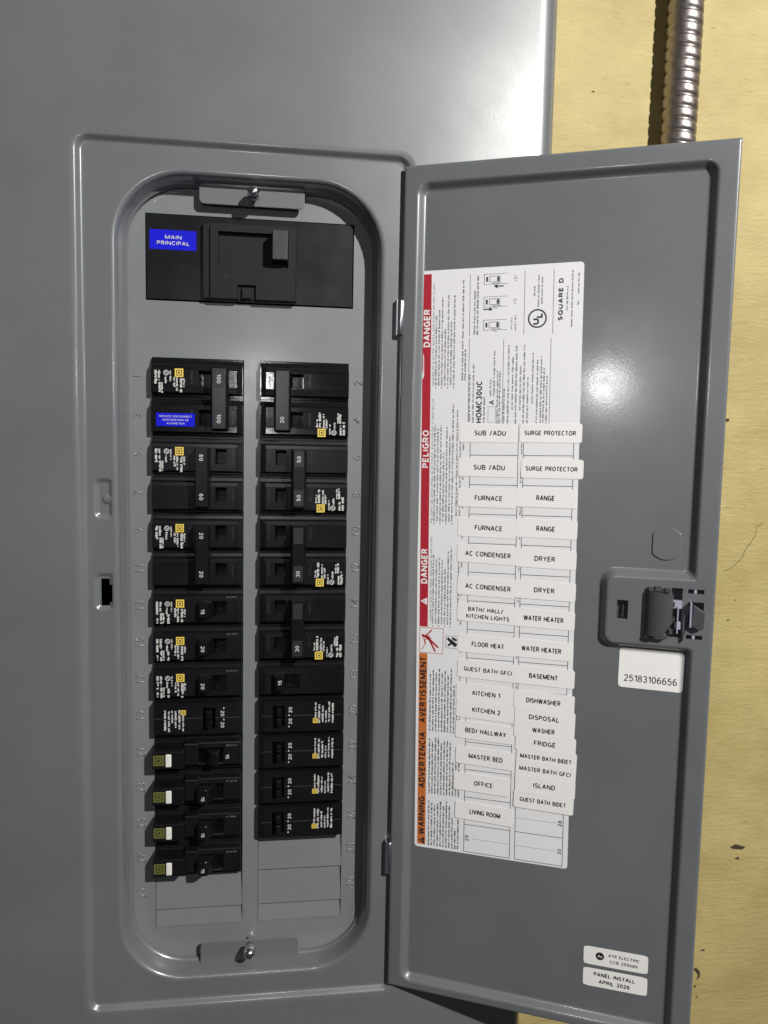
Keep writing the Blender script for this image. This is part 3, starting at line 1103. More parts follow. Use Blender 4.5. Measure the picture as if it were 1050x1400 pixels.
RIGHT = [('SURGE PROTECTOR', -44.7, 98.2, 32, 0.2), ('SURGE PROTECTOR', -67.2, 99.9, 32.5, 0.2), ('RANGE', -85.8, 97.0, 11.6, 0), ('RANGE', -105.4, 97.8, 11.8, -0.2),
         ('DRYER', -124.7, 98.0, 13, -0.4), ('DRYER', -145.1, 98.4, 13, -0.4), ('WATER HEATER', -163.7, 98.6, 25.5, -0.3), ('WATER HEATER', -183.9, 98.0, 25.5, -0.4),
         ('BASEMENT', -201.6, 100.0, 18.4, -0.2), ('DISHWASHER', -218.1, 100.6, 22, -0.6), ('DISPOSAL', -229.2, 101.5, 19.5, -0.6), ('WASHER', -237.6, 101.4, 14.5, -0.5),
         ('FRIDGE', -246.2, 102.6, 14, -0.4), ('MASTER BATH BIDET', -256.0, 103.5, 33.2, -0.9), ('MASTER BATH GFCI', -264.4, 103.3, 33.2, -1.0),
         ('ISLAND', -274.8, 103.3, 14.2, -0.3), ('GUEST BATH BIDET', -285.4, 102.7, 30, -0.6)]
seen = {}
for colname, lst, hw in (('left', LEFT, 19.2), ('right', RIGHT, 19.4)):
    for i, (s_, z_, u_, wd, tilt) in enumerate(lst):
        u_, z_ = pp(u_, z_)
        m = MB()
        cxo = {'left': -1.1, 'right': 0.4}[colname]
        m.prism(rr_poly(cxo - hw, cxo + hw, -6.1, 6.1, 1.5, 4), 0, 0.09, axis='h', bev=0)
        if '|' in s_:
            a_, b_ = s_.split('|')
            m.text(a_, -1.5, 2.3, 2.95, 0.12, 1, width=23.3, bold=0.026)
            m.text(b_, 0, -2.5, 2.95, 0.12, 1, width=wd, bold=0.026)
        else:
            m.text(s_, 0, 0, 3.35 if len(s_) < 13 else 3.0, 0.12, 1, width=wd, bold=0.024)
        o = m.build('circuit_sticker', [M_TAPE, M_INK], door, DS)
        lay = 0.27 + 0.04 * (i % 3) + (0.02 if colname == 'right' else 0)
        if i >= 9:
            lay = 0.28 + 0.04 * (i - 8) + (0.02 if colname == 'right' else 0)
        o.location = (u_ * DS * MM, -(PH + lay) * DS * MM, (z_ - DZC) * DS * MM)
        o.rotation_euler = (0, math.radians(-tilt) , 0)
        txt = s_.replace('|', ' ')
        n = seen.get((colname, txt), 0)
        seen[(colname, txt)] = n + 1
        dup = sum(1 for q in lst if q[0] == s_) > 1
        o['label'] = 'white label sticker reading %s%s, %s column of the sheet' % (txt, ', %s of two' % ('upper', 'lower')[n] if dup else '', colname)

# --- serial-number sticker, follows the door's pressed shape
def conform(name, u0, u1, z0, z1, r, nu, nz, draw, label, ang=0.0):
    m = MB()
    us_, zs_ = lin(u0, u1, nu), lin(z0, z1, nz)
    cu_, cz_ = (u0 + u1) / 2, (z0 + z1) / 2
    ca, sa = math.cos(ang), math.sin(ang)

    def place(u, z):
        # pull the corners onto their arcs
        qx = max(abs(u - cu_) - ((u1 - u0) / 2 - r), 0)
        qz = max(abs(z - cz_) - ((z1 - z0) / 2 - r), 0)
        if qx > 0 and qz > 0:
            mx = max(qx, qz) / math.hypot(qx, qz)
            qx2, qz2 = qx * mx, qz * mx
            u = cu_ + math.copysign((u1 - u0) / 2 - r + qx2, u - cu_)
            z = cz_ + math.copysign((z1 - z0) / 2 - r + qz2, z - cz_)
        du, dz = u - cu_, z - cz_
        u, z = cu_ + du * ca - dz * sa, cz_ + du * sa + dz * ca
        hh = max(door_h(u + a_, z + b_) for a_ in (-0.7, 0, 0.7) for b_ in (-0.7, 0, 0.7))
        return (u, -(hh + 0.22), z)
    vs_ = [place(u, z) for z in zs_ for u in us_]
    n_ = nu + 1
    m.mesh(vs_, [(j * n_ + i, j * n_ + i + 1, (j + 1) * n_ + i + 1, (j + 1) * n_ + i) for j in range(nz) for i in range(nu)], 0, True)
    draw(m, cu_, cz_)
    o = dbuild(m, name, [M_TAPE, M_INK])
    o['label'] = label
    return o


conform('serial_sticker', 146.3, 184.6, -204.4, -178.6, 2.4, 40, 30,
        lambda m, u, z: m.text('25183106656', u + 0.0, z - 6.6, 4.4, PH + 0.3, 1, width=31.5, ang=math.radians(-0.5)),
        'white sticker printed with a long serial number under the latch', ang=math.radians(-0.3))


def logo(m, u, z):
    m.disc(u - 9.8, z + 0.3, 2.7, PH + 0.3, 1)
    m.text_font('Ae', u - 9.8, z + 0.3, 1.9, PH + 0.34, 0)
    m.text('ATR ELECTRIC', u + 5.2, z + 1.9, 2.0, PH + 0.3, 1, width=19.5, bold=0.02)
    m.text('CCB 255689', u + 5.2, z - 2.2, 2.0, PH + 0.3, 1, width=17.2, bold=0.02)


conform('contractor_sticker', 132.9, 173.2, -393.4, -380.9, 1.6, 12, 6, logo, 'small white contractor sticker with a round black emblem, upper of the pair', ang=math.radians(0.9))


def inst(m, u, z):
    m.text('PANEL INSTALL', u - 0.3, z + 2.3, 2.7, PH + 0.3, 1, width=26.0, bold=0.028)
    m.text('APRIL 2026', u - 0.3, z - 2.5, 2.7, PH + 0.3, 1, width=19.5, bold=0.028)


conform('install_date_sticker', 133.1, 173.4, -408.4, -395.8, 1.6, 12, 6, inst, 'small white sticker with the installation date, lower of the pair', ang=math.radians(0.9))

# --- latch
m = MB()
prof = [(160.0, -1.2), (160.0, 0.8)] + [(168.6 - 8.6 * math.cos(math.radians(a_)), 0.8 + 4.8 * math.sin(math.radians(a_))) for a_ in range(12, 140, 8)] + [(175.6, 3.0), (175.6, -1.2)]
bm = bmesh.new()
ztop, zbot = -140.2, -168.2


def latch_z(x):                                   # right end is cut back diagonally at the bottom
    return zbot if x < 167.5 else zbot + (x - 167.5) * 1.15


A = [bm.verts.new((x, -h, ztop - (0.1 if x < 166 else (x - 166) * 0.25))) for x, h in prof]
B = [bm.verts.new((x, -h, latch_z(x))) for x, h in prof]
bm.faces.new(A)
bm.faces.new(B[::-1])
for i in range(len(prof)):
    j = (i + 1) % len(prof)
    bm.faces.new((A[i], B[i], B[j], A[j]))
bmesh.ops.recalc_face_normals(bm, faces=bm.faces)
n0 = len(m.f)
m.addbm(bm, 0, False)
m.prism([(160.8, -170.2), (172.0, -170.2), (174.0, -167.6), (160.4, -168.0)], -1.0, 3.2, axis='h', bev=0.3)
for x0, x1 in ((161.0, 163.8), (170.5, 174.4)):
    m.box(x0, x1, -140.6, -138.0, -1, 2.4, 0.3)
m.box(165.0, 169.2, -140.6, -137.4, -1, 1.4, 0.25)
lt = dbuild(m, 'latch', M_LATCH)
lt['label'] = 'dark grey plastic slide latch in its pressed tab'
m = MB()
m.prism([(167.5, -167.2), (173.2, -160.0), (176.4, -154.6), (176.4, -158.0), (171.5, -166.4), (169.0, -168.4)], 0, 3.6, axis='h', bev=0.3)
m.prism([(170.4, -163.8), (175.8, -156.0), (177.3, -156.8), (172.0, -165.6)], 1, 3.2, axis='h', bev=0.25)
m.box(173.8, 177.0, -150.0, -146.0, -1.5, 2.6, 0.3)
m.box(174.0, 176.4, -167.0, -163.5, -1.5, 1.6, 0.3)
dbuild(m, 'latch_arm', M_LATCH)
m = MB()
m.box(178.2, 179.0, -165.6, -149.0, -2.5, 3.4, 0.12)
m.box(175.6, 180.8, -150.2, -145.4, -1.0, 2.6, 0.12)
m.box(177.0, 180.6, -163.2, -158.6, -1.6, 2.2, 0.12)
m.box(185.3, 186.3, -161.0, -145.8, -2.5, 4.6, 0.12)
m.box(187.6, 189.2, -140.8, -138.3, -1.4, -0.3, 0.08)
m.box(187.7, 189.3, -169.1, -166.6, -1.4, -0.3, 0.08)
dbuild(m, 'latch_spring', M_SPRING)
m = MB()
m.prism([(187.2, -147.2), (194.0, -151.6), (193.6, -161.6), (190.6, -163.0), (186.2, -160.4)], -1.2, 3.4, axis='h', bev=0.5)
m.prism([(182.0, -153.0), (183.3, -155.4), (184.0, -162.0), (182.1, -171.0), (181.4, -160.0)], -1.0, 2.2, axis='h', bev=0.2)
dbuild(m, 'latch_bolt', M_LATCH)
# dark backing of the latch bay (outer pull of the latch seen through the cut-outs)
m = MB()
m.box(140.5, 196.0, -172.5, -136.0, -9.5, -4.5, 0.8)
m.box(146.6, 148.6, -159.2, -151.0, -4.5, -2.4, 0.15)
dbuild(m, 'latch_housing', M_LATCH)

# ------------------------------------------------------------------ breakers
GRP = 'branch breakers in the two columns'
CWID = 29.3


def pole_mesh(hole=None, zc=0.0, wide=False, tilt=False):
    """one moulded pole: shoulder, raised face, toggle opening; x is along the breaker, centre at 0"""
    m = MB()
    top, bot = 12.45, -12.45
    zk = [bot, bot + 0.2, -10.9, -10.5, -9.9, -6.2, -6.0, 4.9, 5.3, 7.6, 8.2, 8.8, top - 1.6, top - 1.2, top]
    if wide:
        zk = [bot, bot + 0.2, -11.6, -11.2, 10.4, 10.9, 11.3, top]
    xk = [-CWID, -CWID + 0.15, -CWID + 0.8, -10, 25.5, 26.1, 28.9, CWID]
    if hole:
        x0, x1, z0, z1 = hole
        xk += [x0, x0 + 0.25, x1 - 0.25, x1]
        zk += [z0, z0 + 0.25, z1 - 0.25, z1]
    xk, zk = sorted(set(xk)), sorted(set(zk))

    def hf(x, z):
        if wide:
            h = 6.6 * (sstep(bot, bot + 0.2, z) * 0 + 1)
            if z < -11.5 or z > 11.2:
                h = 1.5
            elif z > 10.5:
                h = 5.2
        else:
            if z <= -10.85:
                h = 0.6
            elif z <= -10.45:
                h = 5.8
            elif z <= -6.1 and tilt:
                h = 6.8 - 0.075 * (z + 10.45)
            elif z <= 5.0:
                h = 6.8
            elif z <= 5.4:
                h = 6.45
            elif z <= 7.7:
                h = 6.3
            elif z <= 8.3:
                h = 5.6
            elif z <= 8.9:
                h = 3.6
            elif z <= top - 1.5:
                h = 3.3
            else:
                h = 2.6
        if x > 28.8:
            h = min(h, 5.2)
        elif x > 26.0:
            h = min(h, 6.2) if h > 6 else h
        if x < -CWID + 0.1:
            h -= 0.5
        if hole and x0 + 0.2 < x < x1 - 0.2 and z0 + 0.2 < z < z1 - 0.2:
            h = -8.0
        return h
    m.field(xk, zk, hf, skirt=-9.0)
    return m


def print_logo(m, x, z, s, h, yi, ki):
    m.rect(x - s / 2, x + s / 2, z - s / 2, z + s / 2, h, yi)
    m.rect(x - s * 0.34, x + s * 0.34, z - s * 0.34, z + s * 0.34, h + 0.03, ki)
    m.rect(x - s * 0.25, x + s * 0.25, z - s * 0.25, z + s * 0.25, h + 0.06, yi)
    m.rect(x - s * 0.12, x + s * 0.10, z - s * 0.12, z + s * 0.12, h + 0.09, ki)


DN = -math.pi / 2


def rating_print(m, z, h, seed, style, zmin=-99.0):
    """white print on the outer end of a breaker, lines reading downwards"""
    r = random.Random(seed)
    if style == 'tandem':
        for x_, z0_, l_, c_ in ((-19.6, 3.5, 15, 1.3), (-17.4, 4.0, 9, 1.2), (-15.2, 3.6, 12, 1.4), (-12.8, 4.2, 15, 1.6), (-22.2, 4.2, 15, 1.6), (-10.2, 1.0, 12, 1.3)):
            m.greek(x_, z + z0_ + 2.2, l_ * 0.92, c_, h, 0, r, DN, 1.4)
        print_logo(m, -9.6, z + 4.6, 3.4, h, 1, 2)
        return
    # standard print: a bold code, a listing ring, a data block and the yellow emblem
    m.greek(-27.0, z + 4.6, min(8.2, z + 4.6 - zmin), 1.9, h, 0, r, DN, 1.5)
    m.greek(-24.8, z + 4.6, min(6.2, z + 4.6 - zmin), 1.6, h, 0, r, DN, 1.5)
    m.ring(-19.6, z + 3.0, 1.75, 0.6, h, 0, 18)
    m.line(-20.6, z + 4.0, -18.6, z + 2.0, 0.6, h, 0)
    m.greek(-20.6, z + 0.6, min(5.0, z + 0.6 - zmin), 1.4, h, 0, r, DN, 1.4)
    m.greek(-17.4, z + 4.4, min(6.4, z + 4.4 - zmin), 1.1, h, 0, r, DN, 1.4)
    m.greek(-24.4, z - 3.2, min(6.4, z - 3.2 - zmin), 1.7, h, 0, r, DN, 1.6)
    m.greek(-22.8, z - 3.2, min(6.4, z - 3.2 - zmin), 1.3, h, 0, r, DN, 1.6)
    if style == 'dense':
        m.greek(-19.8, z - 4.0, min(6.0, z - 4.0 - zmin), 1.7, h, 0, r, DN, 1.55)
        m.greek(-26.8, z - 6.4, min(3.4, z - 6.4 - zmin), 1.4, h, 0, r, DN, 1.55)
    m.greek(-15.2, z + 0.2, min(7.0, z + 0.2 - zmin), 1.5, h, 0, r, DN, 1.4)
    m.greek(-13.4, z + 0.2, min(9.0, z + 0.2 - zmin), 1.4, h, 0, r, DN, 1.4)
    m.greek(-10.9, z - 0.4, min(11.0, z - 0.4 - zmin), 1.9, h, 0, r, DN, 1.55)
    m.greek(-8.9, z - 0.4, min(5.0, z - 0.4 - zmin), 1.3, h, 0, r, DN, 1.4)
    print_logo(m, -11.4, z + 3.2, 5.4, h, 1, 2)


def breaker(name, side, first, npoles, label):
    """side 'L'/'R'; first = row index of the top pole; returns an Empty at the breaker's centre, rotated for the right column"""
    xc = (LSX0 + LSX1) / 2 if side == 'L' else (RSX0 + RSX1) / 2
    zc = -PITCHP * (first + npoles / 2)
    e = empty(name, (xc * MM, DEPTH * MM, zc * MM + Z0), roty=0 if side == 'L' else math.pi)
    tag(e, label, 'circuit breaker', GRP)
    return e


def two_pole(side, first, rating, state, label, glossy=False, blue=False, tie_text=True, style='std', plates=2):
    e = breaker('two_pole_breaker', side, first, 2, label)
    zz = (12.7, -12.7)
    flip = -1 if side == 'R' else 1
    hole = (1.0, 9.6, -5.4, 4.6) if state == 'A' else (11.6, 19.0, -5.4, 4.6)
    body = M_BLACKG if glossy else M_BLACK
    for z in zz:
        o = pole_mesh(hole, tilt=glossy).build('pole', body, e)
        # the step of every pole faces up whichever way the breaker is turned
        o.location = (0, 0, z * MM)
        if side == 'R':
            o.scale = (1, 1, -1)
    for z in zz:
        m = MB()
        m.greek(22.4, z + 4.2, 9.5, 1.7, 6.84, 0, rng, DN, 0.9)
        m.build('moulded_mark', M_EMB, e)
        m = MB()
        m.greek(-5.4 if state == 'B' else -4.0, z + 4.2, 8.0, 1.5, 6.84, 0, rng, DN, 0.8)
        m.build('moulded_mark', M_EMB, e)
    x0, x1 = (9.0, 20.6) if state == 'A' else (-1.6, 8.8)
    m = MB()
    sh_ = -1.2 * flip
    m.prism([(x0, 4.0), (x0 + 0.6, 15.0), (x0 + 1.4, 16.2), (x1 - 1.4, 16.2), (x1 - 0.6, 15.0), (x1, 4.0)], -19.4 + sh_, 19.4 + sh_, axis='z', bev=0.35)
    m.box(x0 + 0.4, x1 - 0.4, 12.7 - 7.0 + sh_, 12.7 + 5.0 + sh_, -2.5, 5.0, 0.2)
    m.box(x0 + 0.4, x1 - 0.4, -12.7 - 5.0 + sh_, -12.7 + 7.0 + sh_, -2.5, 5.0, 0.2)
    hd = m.build('handle_tie', M_HANDLE, e)
    xm = (x0 + x1) / 2
    for i, z in enumerate(zz):
        zc = z + sh_
        blank_plate = plates == 1 and (i == 0) == (side == 'L')
        m = MB()
        if tie_text:
            m.box(xm - 3.3, xm + 3.3, zc - 5.4, zc + 5.4, 15.9, 16.5, 0.25)
        hx = 16.55 if tie_text else 16.25
        if not ((plates == 1 and ((i == 0) == (side == 'R') )) is False and plates == 1):
            m.text(rating, xm, zc, 2.6, hx, 1, ang=DN, bold=0.02)
        if m.f:
            m.build('rating_plate', [M_PLATE, M_WINK], hd)
    m = MB()
    rating_print(m, 12.2 if side == 'L' else 18.2, 6.83, first * 7 + (side == 'R'), style, 2.6 if side == 'L' else 8.2)
    m.build('printed_label', [M_WINK, M_YINK, M_INK], e)
    if blue:
        m = MB()
        m.rect(-26.0, -1.5, -12.7 - 6.6, -12.7 + 2.0, 6.86, 0)
        m.text('SERVICE DISCONNECT', -13.7, -12.8, 1.25, 6.9, 1, width=21, bold=0.02)
        m.text('DESCONEXION DE', -13.7, -15.1, 1.25, 6.9, 1, width=16.5, bold=0.02)
        m.text('ACOMETIDA', -13.7, -17.4, 1.25, 6.9, 1, width=11.5, bold=0.02)
        m.build('blue_sticker', [M_BLUE, M_WINK], e)
    return e


def single_pole(side, first, rating, label, style='std', plain=False):
    e = breaker('single_pole_breaker', side, first, 1, label)
    o = pole_mesh((6.8, 19.0, -6.4, 4.2) if not plain else (1.5, 19.5, -6.0, 4.0)).build('pole', M_BLACK, e)
    if side == 'R':
        o.scale = (1, 1, -1)
    m = MB()
    zs_ = -1.0 if side == 'L' else 1.0
    tx0, tx1 = (0.6, 8.6) if not plain else (11.4, 19.6)
    m.prism([(tx0, 3.0), (tx0 + 0.5, 11.5), (tx0 + 1.2, 12.4), (tx1 - 2.0, 12.4), (tx1 - 0.4, 10.0), (tx1 + 2.2, 4.0), (tx1 + 2.2, -2.5), (tx0 + 1, -2.5)],
            zs_ - 5.0, zs_ + 5.0, axis='z', bev=0.4)
    hd = m.build('toggle', M_HANDLE, e)
    m = MB()
    m.text(rating, (tx0 + tx1) / 2 - 0.6, zs_ - 0.6, 2.5, 12.45, 0, ang=DN, bold=0.025)
    m.build('rating_mark', [M_WINK], hd)
    m = MB()
    if not plain:
        rating_print(m, -0.4, 6.83, first * 13, style, -9.9)
        m.build('printed_label', [M_WINK, M_YINK, M_INK], e)
        m = MB()
        m.greek(19, 6.6 if side == 'L' else -6.6, 7, 1.0, 6.5, 0, rng, 0)
        m.build('date_code', M_GINK, e)
    else:
        m.box(-27.0, -5.6, -8.6, 8.0, 6.0, 7.15, 0.2)
        m.build('blank_sticker', M_BLACKG, e)
    return e


def tandem(side, first, label):
    e = breaker('tandem_breaker', side, first, 1, label)
    xt = 7.5 if side == 'L' else 15.5
    o = pole_mesh((xt - 4.0, xt + 4.2, -7.6, 7.0), wide=True).build('pole', M_BLACK, e)
    if side == 'R':
        o.scale = (1, 1, -1)
    f = 1 if side == 'L' else -1
    m = MB()
    m.line(-CWID + 1, 0, xt - 4.5, 0, 0.3, 6.65)
    m.line(xt + 4.6, 0, CWID - 2, 0, 0.3, 6.65)
    m.build('seam', M_SEAM, e)
    for z in (3.2, -3.4):
        m = MB()
        m.prism([(-2.6, -2.5), (-2.6, 7.0), (-1.6, 10.6), (1.2, 11.4), (2.4, 8.0), (2.8, -2.5)], -2.4, 2.4, axis='z', bev=0.35)
        t = m.build('toggle', M_TOGGLE if False else M_HANDLE, e)
        t.location = (xt * MM, 0, z * MM)
    xr = xt + 9.0 if side == 'L' else xt - 7.8
    m = MB()
    for z in (3.4 * f, -4.6 * f):
        m.text('20', xr, z - 0.6, 2.4, 6.66, 0, ang=DN, bold=0.03)
        m.rect(xr + 0.4, xr + 1.3, z + 2.6, z + 3.6, 6.66, 0)
    m.build('rating_mark', [M_WINK], e)
    m = MB()
    rating_print(m, -0.6, 6.66, first * 3 + 1, 'tandem')
    m.build('printed_label', [M_WINK, M_YINK, M_INK], e)
    return e


def arc_fault(side, first, rating, state, label):
    e = breaker('arc_fault_breaker', side, first, 1, label)
    m = MB()
    # deep outer half with sloping shoulder, stepped lower half around the toggle
    m.prism([(12.0, -9), (12.0, 1.2), (7.0, 1.6), (5.6, 8.4), (4.6, 11.6), (3.9, 12.0), (-7.2, 12.0), (-7.8, 11.2), (-8.6, 3.6), (-11.9, 2.6), (-11.9, -9)],
            -CWID, -8.6, axis='x', bev=0.35)
    m.prism([(12.2, -9), (12.2, 1.6), (9.4, 2.0), (8.6, 8.6), (8.0, 9.2), (-6.0, 9.2), (-6.6, 8.6), (-7.6, 3.6), (-12.0, 2.6), (-12.0, -9)],
            -8.7, 0.6, axis='x', bev=0.3)
    m.prism([(12.2, -9), (12.2, 1.6), (9.4, 2.0), (8.6, 6.6), (7.9, 7.2), (-7.2, 7.2), (-7.8, 6.6), (-8.6, 3.6), (-12.0, 2.6), (-12.0, -9)],
            17.0, CWID - 0.4, axis='x', bev=0.3)
    m.prism([(12.2, -9), (12.2, 1.6), (9.4, 2.0), (8.6, 6.6), (7.9, 7.2), (4.6, 7.2), (4.4, 6.8), (4.4, -9)], 0.5, 17.2, axis='x', bev=0.2)
    m.prism([(-6.2, -9), (-6.2, 6.8), (-6.4, 7.2), (-7.4, 7.2), (-8.0, 6.4), (-8.6, 3.6), (-12.0, 2.6), (-12.0, -9)], 0.5, 17.2, axis='x', bev=0.2)
    m.box(0.5, 17.2, -6.4, 4.6, -9, -2.0, 0.0)
    m.build('body', M_BLACK, e)
    m = MB()
    print_logo(m, -25.0, -1.4, 7.2, 12.03, 0, 1)
    m.build('emblem', [M_OLIVE, M_ODARK], e)
    m = MB()
    m.box(-20.6, -16.7, -6.0, 2.8, 11.4, 12.9, 0.7, seg=2)
    m.build('test_button', M_BTN, e)
    m = MB()
    if state == 'on':
        m.prism([(3.0, -2), (3.4, 6.0), (9.6, 13.6), (13.0, 14.4), (14.6, 13.2), (15.6, 3.0), (15.6, -2)], -5.6, 3.6, axis='z', bev=0.4)
        tx = 15.9
    else:
        m.prism([(0.2, -2), (0.0, 3.0), (0.6, 14.6), (2.4, 16.0), (6.4, 16.0), (8.0, 14.6), (12.8, 5.0), (12.8, -2)], -6.0, 4.0, axis='z', bev=0.4)
        tx = 4.3
    hd = m.build('toggle', M_HANDLE, e)
    m = MB()
    m.text(rating, tx if state != 'on' else 19.8, -2.0, 2.3, 16.05 if state != 'on' else 7.26, 0, ang=DN, bold=0.03)
    m.greek(19.0, 5.4, 7.4, 1.2, 7.25, 1, rng, 0)
    m.build('rating_mark', [M_WINK, M_GINK], hd)
    return e


two_pole('L', 0, '100', 'A', 'black two-pole breaker marked 100 with a blue sticker, top of the left column', glossy=True, blue=True)
two_pole('L', 2, '60', 'B', 'black two-pole breaker marked 60 below the one with the blue sticker', tie_text=False)
two_pole('L', 4, '20', 'B', 'black two-pole breaker marked 20, third from the top in the left column', tie_text=False)
single_pole('L', 6, '15', 'black single-pole breaker marked 15 directly below the two-pole breaker marked 20', style='dense')
single_pole('L', 7, '20', 'black single-pole breaker marked 20 directly below the single-pole breaker marked 15', style='dense')
single_pole('L', 8, '20', 'black single-pole breaker marked 20 directly above the only left-hand tandem breaker', style='dense')
tandem('L', 9, 'black tandem breaker with two small toggles, only one in the left column')
arc_fault('L', 10, '15', 'on', 'black breaker with white test button directly below the tandem, its toggle pushed inward')
arc_fault('L', 11, '15', 'off', 'black breaker with white test button, second of the four such breakers')
arc_fault('L', 12, '15', 'off', 'black breaker with white test button, third of the four such breakers')
arc_fault('L', 13, '15', 'off', 'black breaker with white test button, lowest in the left column')
two_pole('R', 0, '30', 'A', 'glossy black two-pole breaker, top of the right column', glossy=True, tie_text=False, plates=1)
two_pole('R', 2, '50', 'B', 'black two-pole breaker marked 50, second from the top in the right column')
two_pole('R', 4, '30', 'B', 'black two-pole breaker with one blank plate, directly below the breaker marked 50', plates=1)
two_pole('R', 6, '30', 'B', 'black two-pole breaker with one blank plate, directly above the one with the plain patch', plates=1)
single_pole('R', 8, '15', 'black single-pole breaker with a plain black patch instead of print, right column', plain=True)
for i, nm in enumerate(('topmost of the four in the right column', 'second of the four in the right column', 'third of the four in the right column', 'lowest in the right column')):
    tandem('R', 9 + i, 'black tandem breaker with two small toggles, ' + nm)

# main breaker
main = empty('main_breaker', (((MAINR[0] + MAINR[1]) / 2) * MM, DEPTH * MM, MAINR[2] * MM + Z0))
tag(main, 'wide black main breaker with a blue label above both breaker columns', 'circuit breaker')
mx, mz = (MAINR[0] + MAINR[1]) / 2, MAINR[2]


def mrect(x0, x1, z0, z1):
    return x0 - mx, x1 - mx, z0 - mz, z1 - mz


m = MB()
x0, x1, z0, z1 = mrect(*MAINR)
m.box(x0 + 0.4, x1 - 0.4, z0 + 0.4, z1 - 0.4, -12, 1.2, 0.3)
m.build('base_plate', M_BLACK, main)
m = MB()
bx0, bx1, bz0, bz1 = mrect(-50.5, 9.6, 38.4, 86.2)
wx0, wx1, wz0, wz1 = mrect(-40.4, 4.5, 59.6, 81.0)
tx0, tx1, tz0, tz1 = mrect(-28.2, -16.4, 36.0, 47.8)
xk = sorted({bx0, bx0 + 0.4, bx0 + 4.4, bx0 + 5.0, bx1 - 0.4, bx1, wx0, wx0 + 0.3, wx1 - 0.3, wx1, tx0, tx0 + 0.3, tx1 - 0.3, tx1})
zk = sorted({bz0, bz0 + 0.4, bz1 - 0.4, bz1, bz1 - 2.4, bz1 - 2.0, wz0, wz0 + 0.3, wz1 - 0.3, wz1, tz1 - 0.3, tz1})


def main_h(x, z):
    h = 6.8
    if x < bx0 + 4.6:
        h = 5.2
    if x <= bx0 + 0.1 or x >= bx1 - 0.1 or z <= bz0 + 0.1 or z >= bz1 - 0.1:
        h -= 0.7
    if z > bz1 - 2.2:
        h = min(h, 5.4)
    if wx0 + 0.2 < x < wx1 - 0.2 and wz0 + 0.2 < z < wz1 - 0.2:
        h = 3.2
    if tx0 + 0.2 < x < tx1 - 0.2 and z < tz1 - 0.2:
        h = 4.4
    return h


m.field(xk, zk, main_h, skirt=1.0)
m.build('handle_housing', M_TOGGLE, main)
m = MB()
hx0, hx1, hz0, hz1 = mrect(-6.4, 4.4, 62.6, 82.2)
m.box(hx0, hx1, hz0, hz1, 3.0, 14.5, 0.6, taper=0.5, seg=2)
m.build('handle', M_KNOB, main)
m = MB()
x0, x1, z0, z1 = mrect(-25.6, -19.0, 39.2, 46.4)
m.box(x0, x1, z0, z1, 4.0, 6.4, 0.3)
m.build('trip_button', M_TOGGLE, main)
m = MB()
for px_, pz_ in ((-35.4, 52.8), (-10.6, 52.4)):
    m.disc(px_ - mx, pz_ - mz, 1.2, 6.83)
m.build('dark_dot', M_DARK, main)  # two flat near-black discs lying on the housing face
m = MB()
x0, x1, z0, z1 = mrect(-84.4, -55.0, 69.0, 81.4)
m.rect(x0, x1, z0, z1, 1.25, 0)
m.text('MAIN', (x0 + x1) / 2 + 0.2, (z0 + z1) / 2 + 1.7, 2.5, 1.3, 1, width=10.4, bold=0.03)
m.text('PRINCIPAL', (x0 + x1) / 2 + 0.2, (z0 + z1) / 2 - 2.0, 2.5, 1.3, 1, width=20.6, bold=0.03)
m.build('blue_label', [M_BLUE, M_WINK], main)

# ------------------------------------------------------------------ flexible conduit on the wall
cond = empty('flexible_conduit', W(300, 74, 150))
tag(cond, 'shiny ribbed steel flexible conduit running up the yellow wall', 'conduit')
CTX, CLX = 307.5, 305.0
path = []
# straight run, then a bend behind the door into the side of the box
top = Vector((CTX, 78.4, 420))
low = Vector((CLX, 78.4, 120))
for i in range(0, 61):
    path.append(top.lerp(low, i / 60))
dirv = (low - top).normalized()
ctr = low + Vector((-1, 0, 0)) * 0
N_ = 40
R_ = 72.0
for i in range(1, N_ + 1):
    a = math.radians(98 * i / N_)
    path.append(Vector((low.x - 1 - R_ * (1 - math.cos(a)) - 0.13 * R_ * math.sin(a) * 0.2, 78.4 - 20 * (i / N_), low.z - R_ * math.sin(a))))
end = path[-1]
for i in range(1, 8):
    path.append(end + Vector((-4.5 * i, 0, 0)))
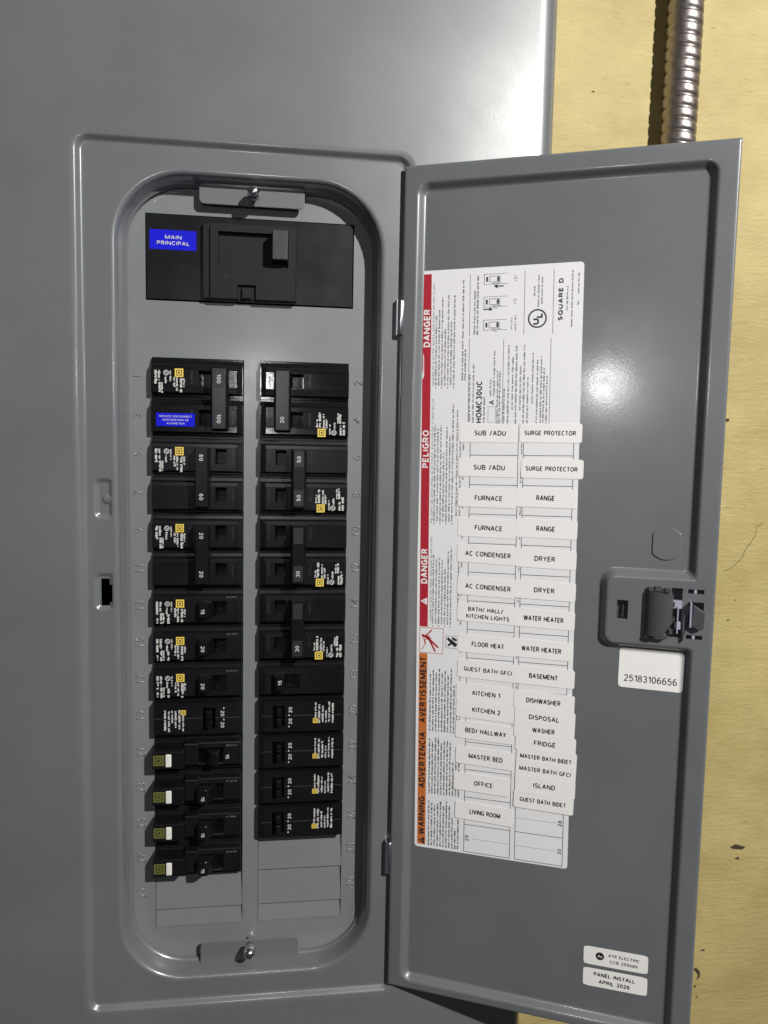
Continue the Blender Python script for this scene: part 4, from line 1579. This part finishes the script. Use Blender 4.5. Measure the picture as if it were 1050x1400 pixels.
# resample finely
L = [0]
for i in range(1, len(path)):
    L.append(L[-1] + (path[i] - path[i - 1]).length)
NA, STEP, PIT = 36, 0.75, 8.9
fine = []
s, i = 0.0, 0
while s < L[-1]:
    while L[i + 1] < s:
        i += 1
    t = (s - L[i]) / (L[i + 1] - L[i])
    fine.append((s, path[i].lerp(path[i + 1], t), (path[i + 1] - path[i]).normalized()))
    s += STEP
vs, fs = [], []
up = Vector((0, 1, 0))
org = Vector((300, 74, 150))
for s, p, t in fine:
    a = t.cross(up).normalized()
    b = t.cross(a)
    for k in range(NA):
        an = 2 * math.pi * k / NA
        ph = ((s / PIT) + k / NA * 0.999) % 1.0
        bul = math.sin(math.pi * ph)
        r = 11.9 + 1.35 * (sstep(0.0, 0.16, ph) * sstep(1.0, 0.62, ph)) + 0.12 * math.sin(s * 0.21 + 3 * an)
        vs.append(p - org + (a * math.cos(an) + b * math.sin(an)) * r)
for j in range(len(fine) - 1):
    for k in range(NA):
        fs.append((j * NA + k, j * NA + (k + 1) % NA, (j + 1) * NA + (k + 1) % NA, (j + 1) * NA + k))
m = MB()
m.mesh(vs, fs, 0, True)
m.build('ribbed_tube', M_COND, cond)
m = MB()
e_ = fine[-1][1] - org
m.tube([(e_.x + 12, -e_.y, e_.z), (e_.x + 8, -e_.y, e_.z), (e_.x - 8, -e_.y, e_.z), (e_.x - 12, -e_.y, e_.z)], [15, 17, 17, 16], 24)
m.build('box_connector', M_STEEL, cond)

# ------------------------------------------------------------------ scuffs and a crack in the wall paint
crack = [(408, -112), (402, -117.5), (401.5, -124), (397.0, -131), (393.0, -136), (390.5, -143), (385.0, -148.5), (380, -153), (374, -155)]
for i in range(len(crack) - 1):
    (ax, az), (bx, bz_) = crack[i], crack[i + 1]
    d = Vector((bx - ax, bz_ - az)).normalized()
    w = 0.3 * (1 - abs(i - 3.5) / 8)
    chip([(ax - d.y * w, az + d.x * w), (ax + d.y * w, az - d.x * w), (bx + d.y * w * 0.8, bz_ - d.x * w * 0.8), (bx - d.y * w * 0.8, bz_ + d.x * w * 0.8)][::-1], 0.12)
chip([(396, -402), (401, -399.6), (405, -400.6), (411, -402.4), (408, -404.8), (403, -404.2), (399, -403.8)])
chip(blob(404, -412.5, 2.6, 1.3, 3))
chip(blob(369, -27, 2.6, 1.6, 5))
chip(blob(376, -497, 2.8, 1.2, 9))
chip([(368, -514), (371, -513.5), (374.5, -517), (375, -522), (371.5, -525), (373, -520.5), (370.5, -517)])
chip(blob(370.5, -531, 1.5, 1.3, 11))
chip(blob(373, -541, 1.2, 0.9, 13))
chip(blob(381, -197, 1.6, 0.7, 17))
chip(blob(386, -180, 1.0, 0.8, 19))
chip(blob(240, 226, 1.8, 0.7, 21))
chip(blob(298, 170, 2.0, 0.8, 23))
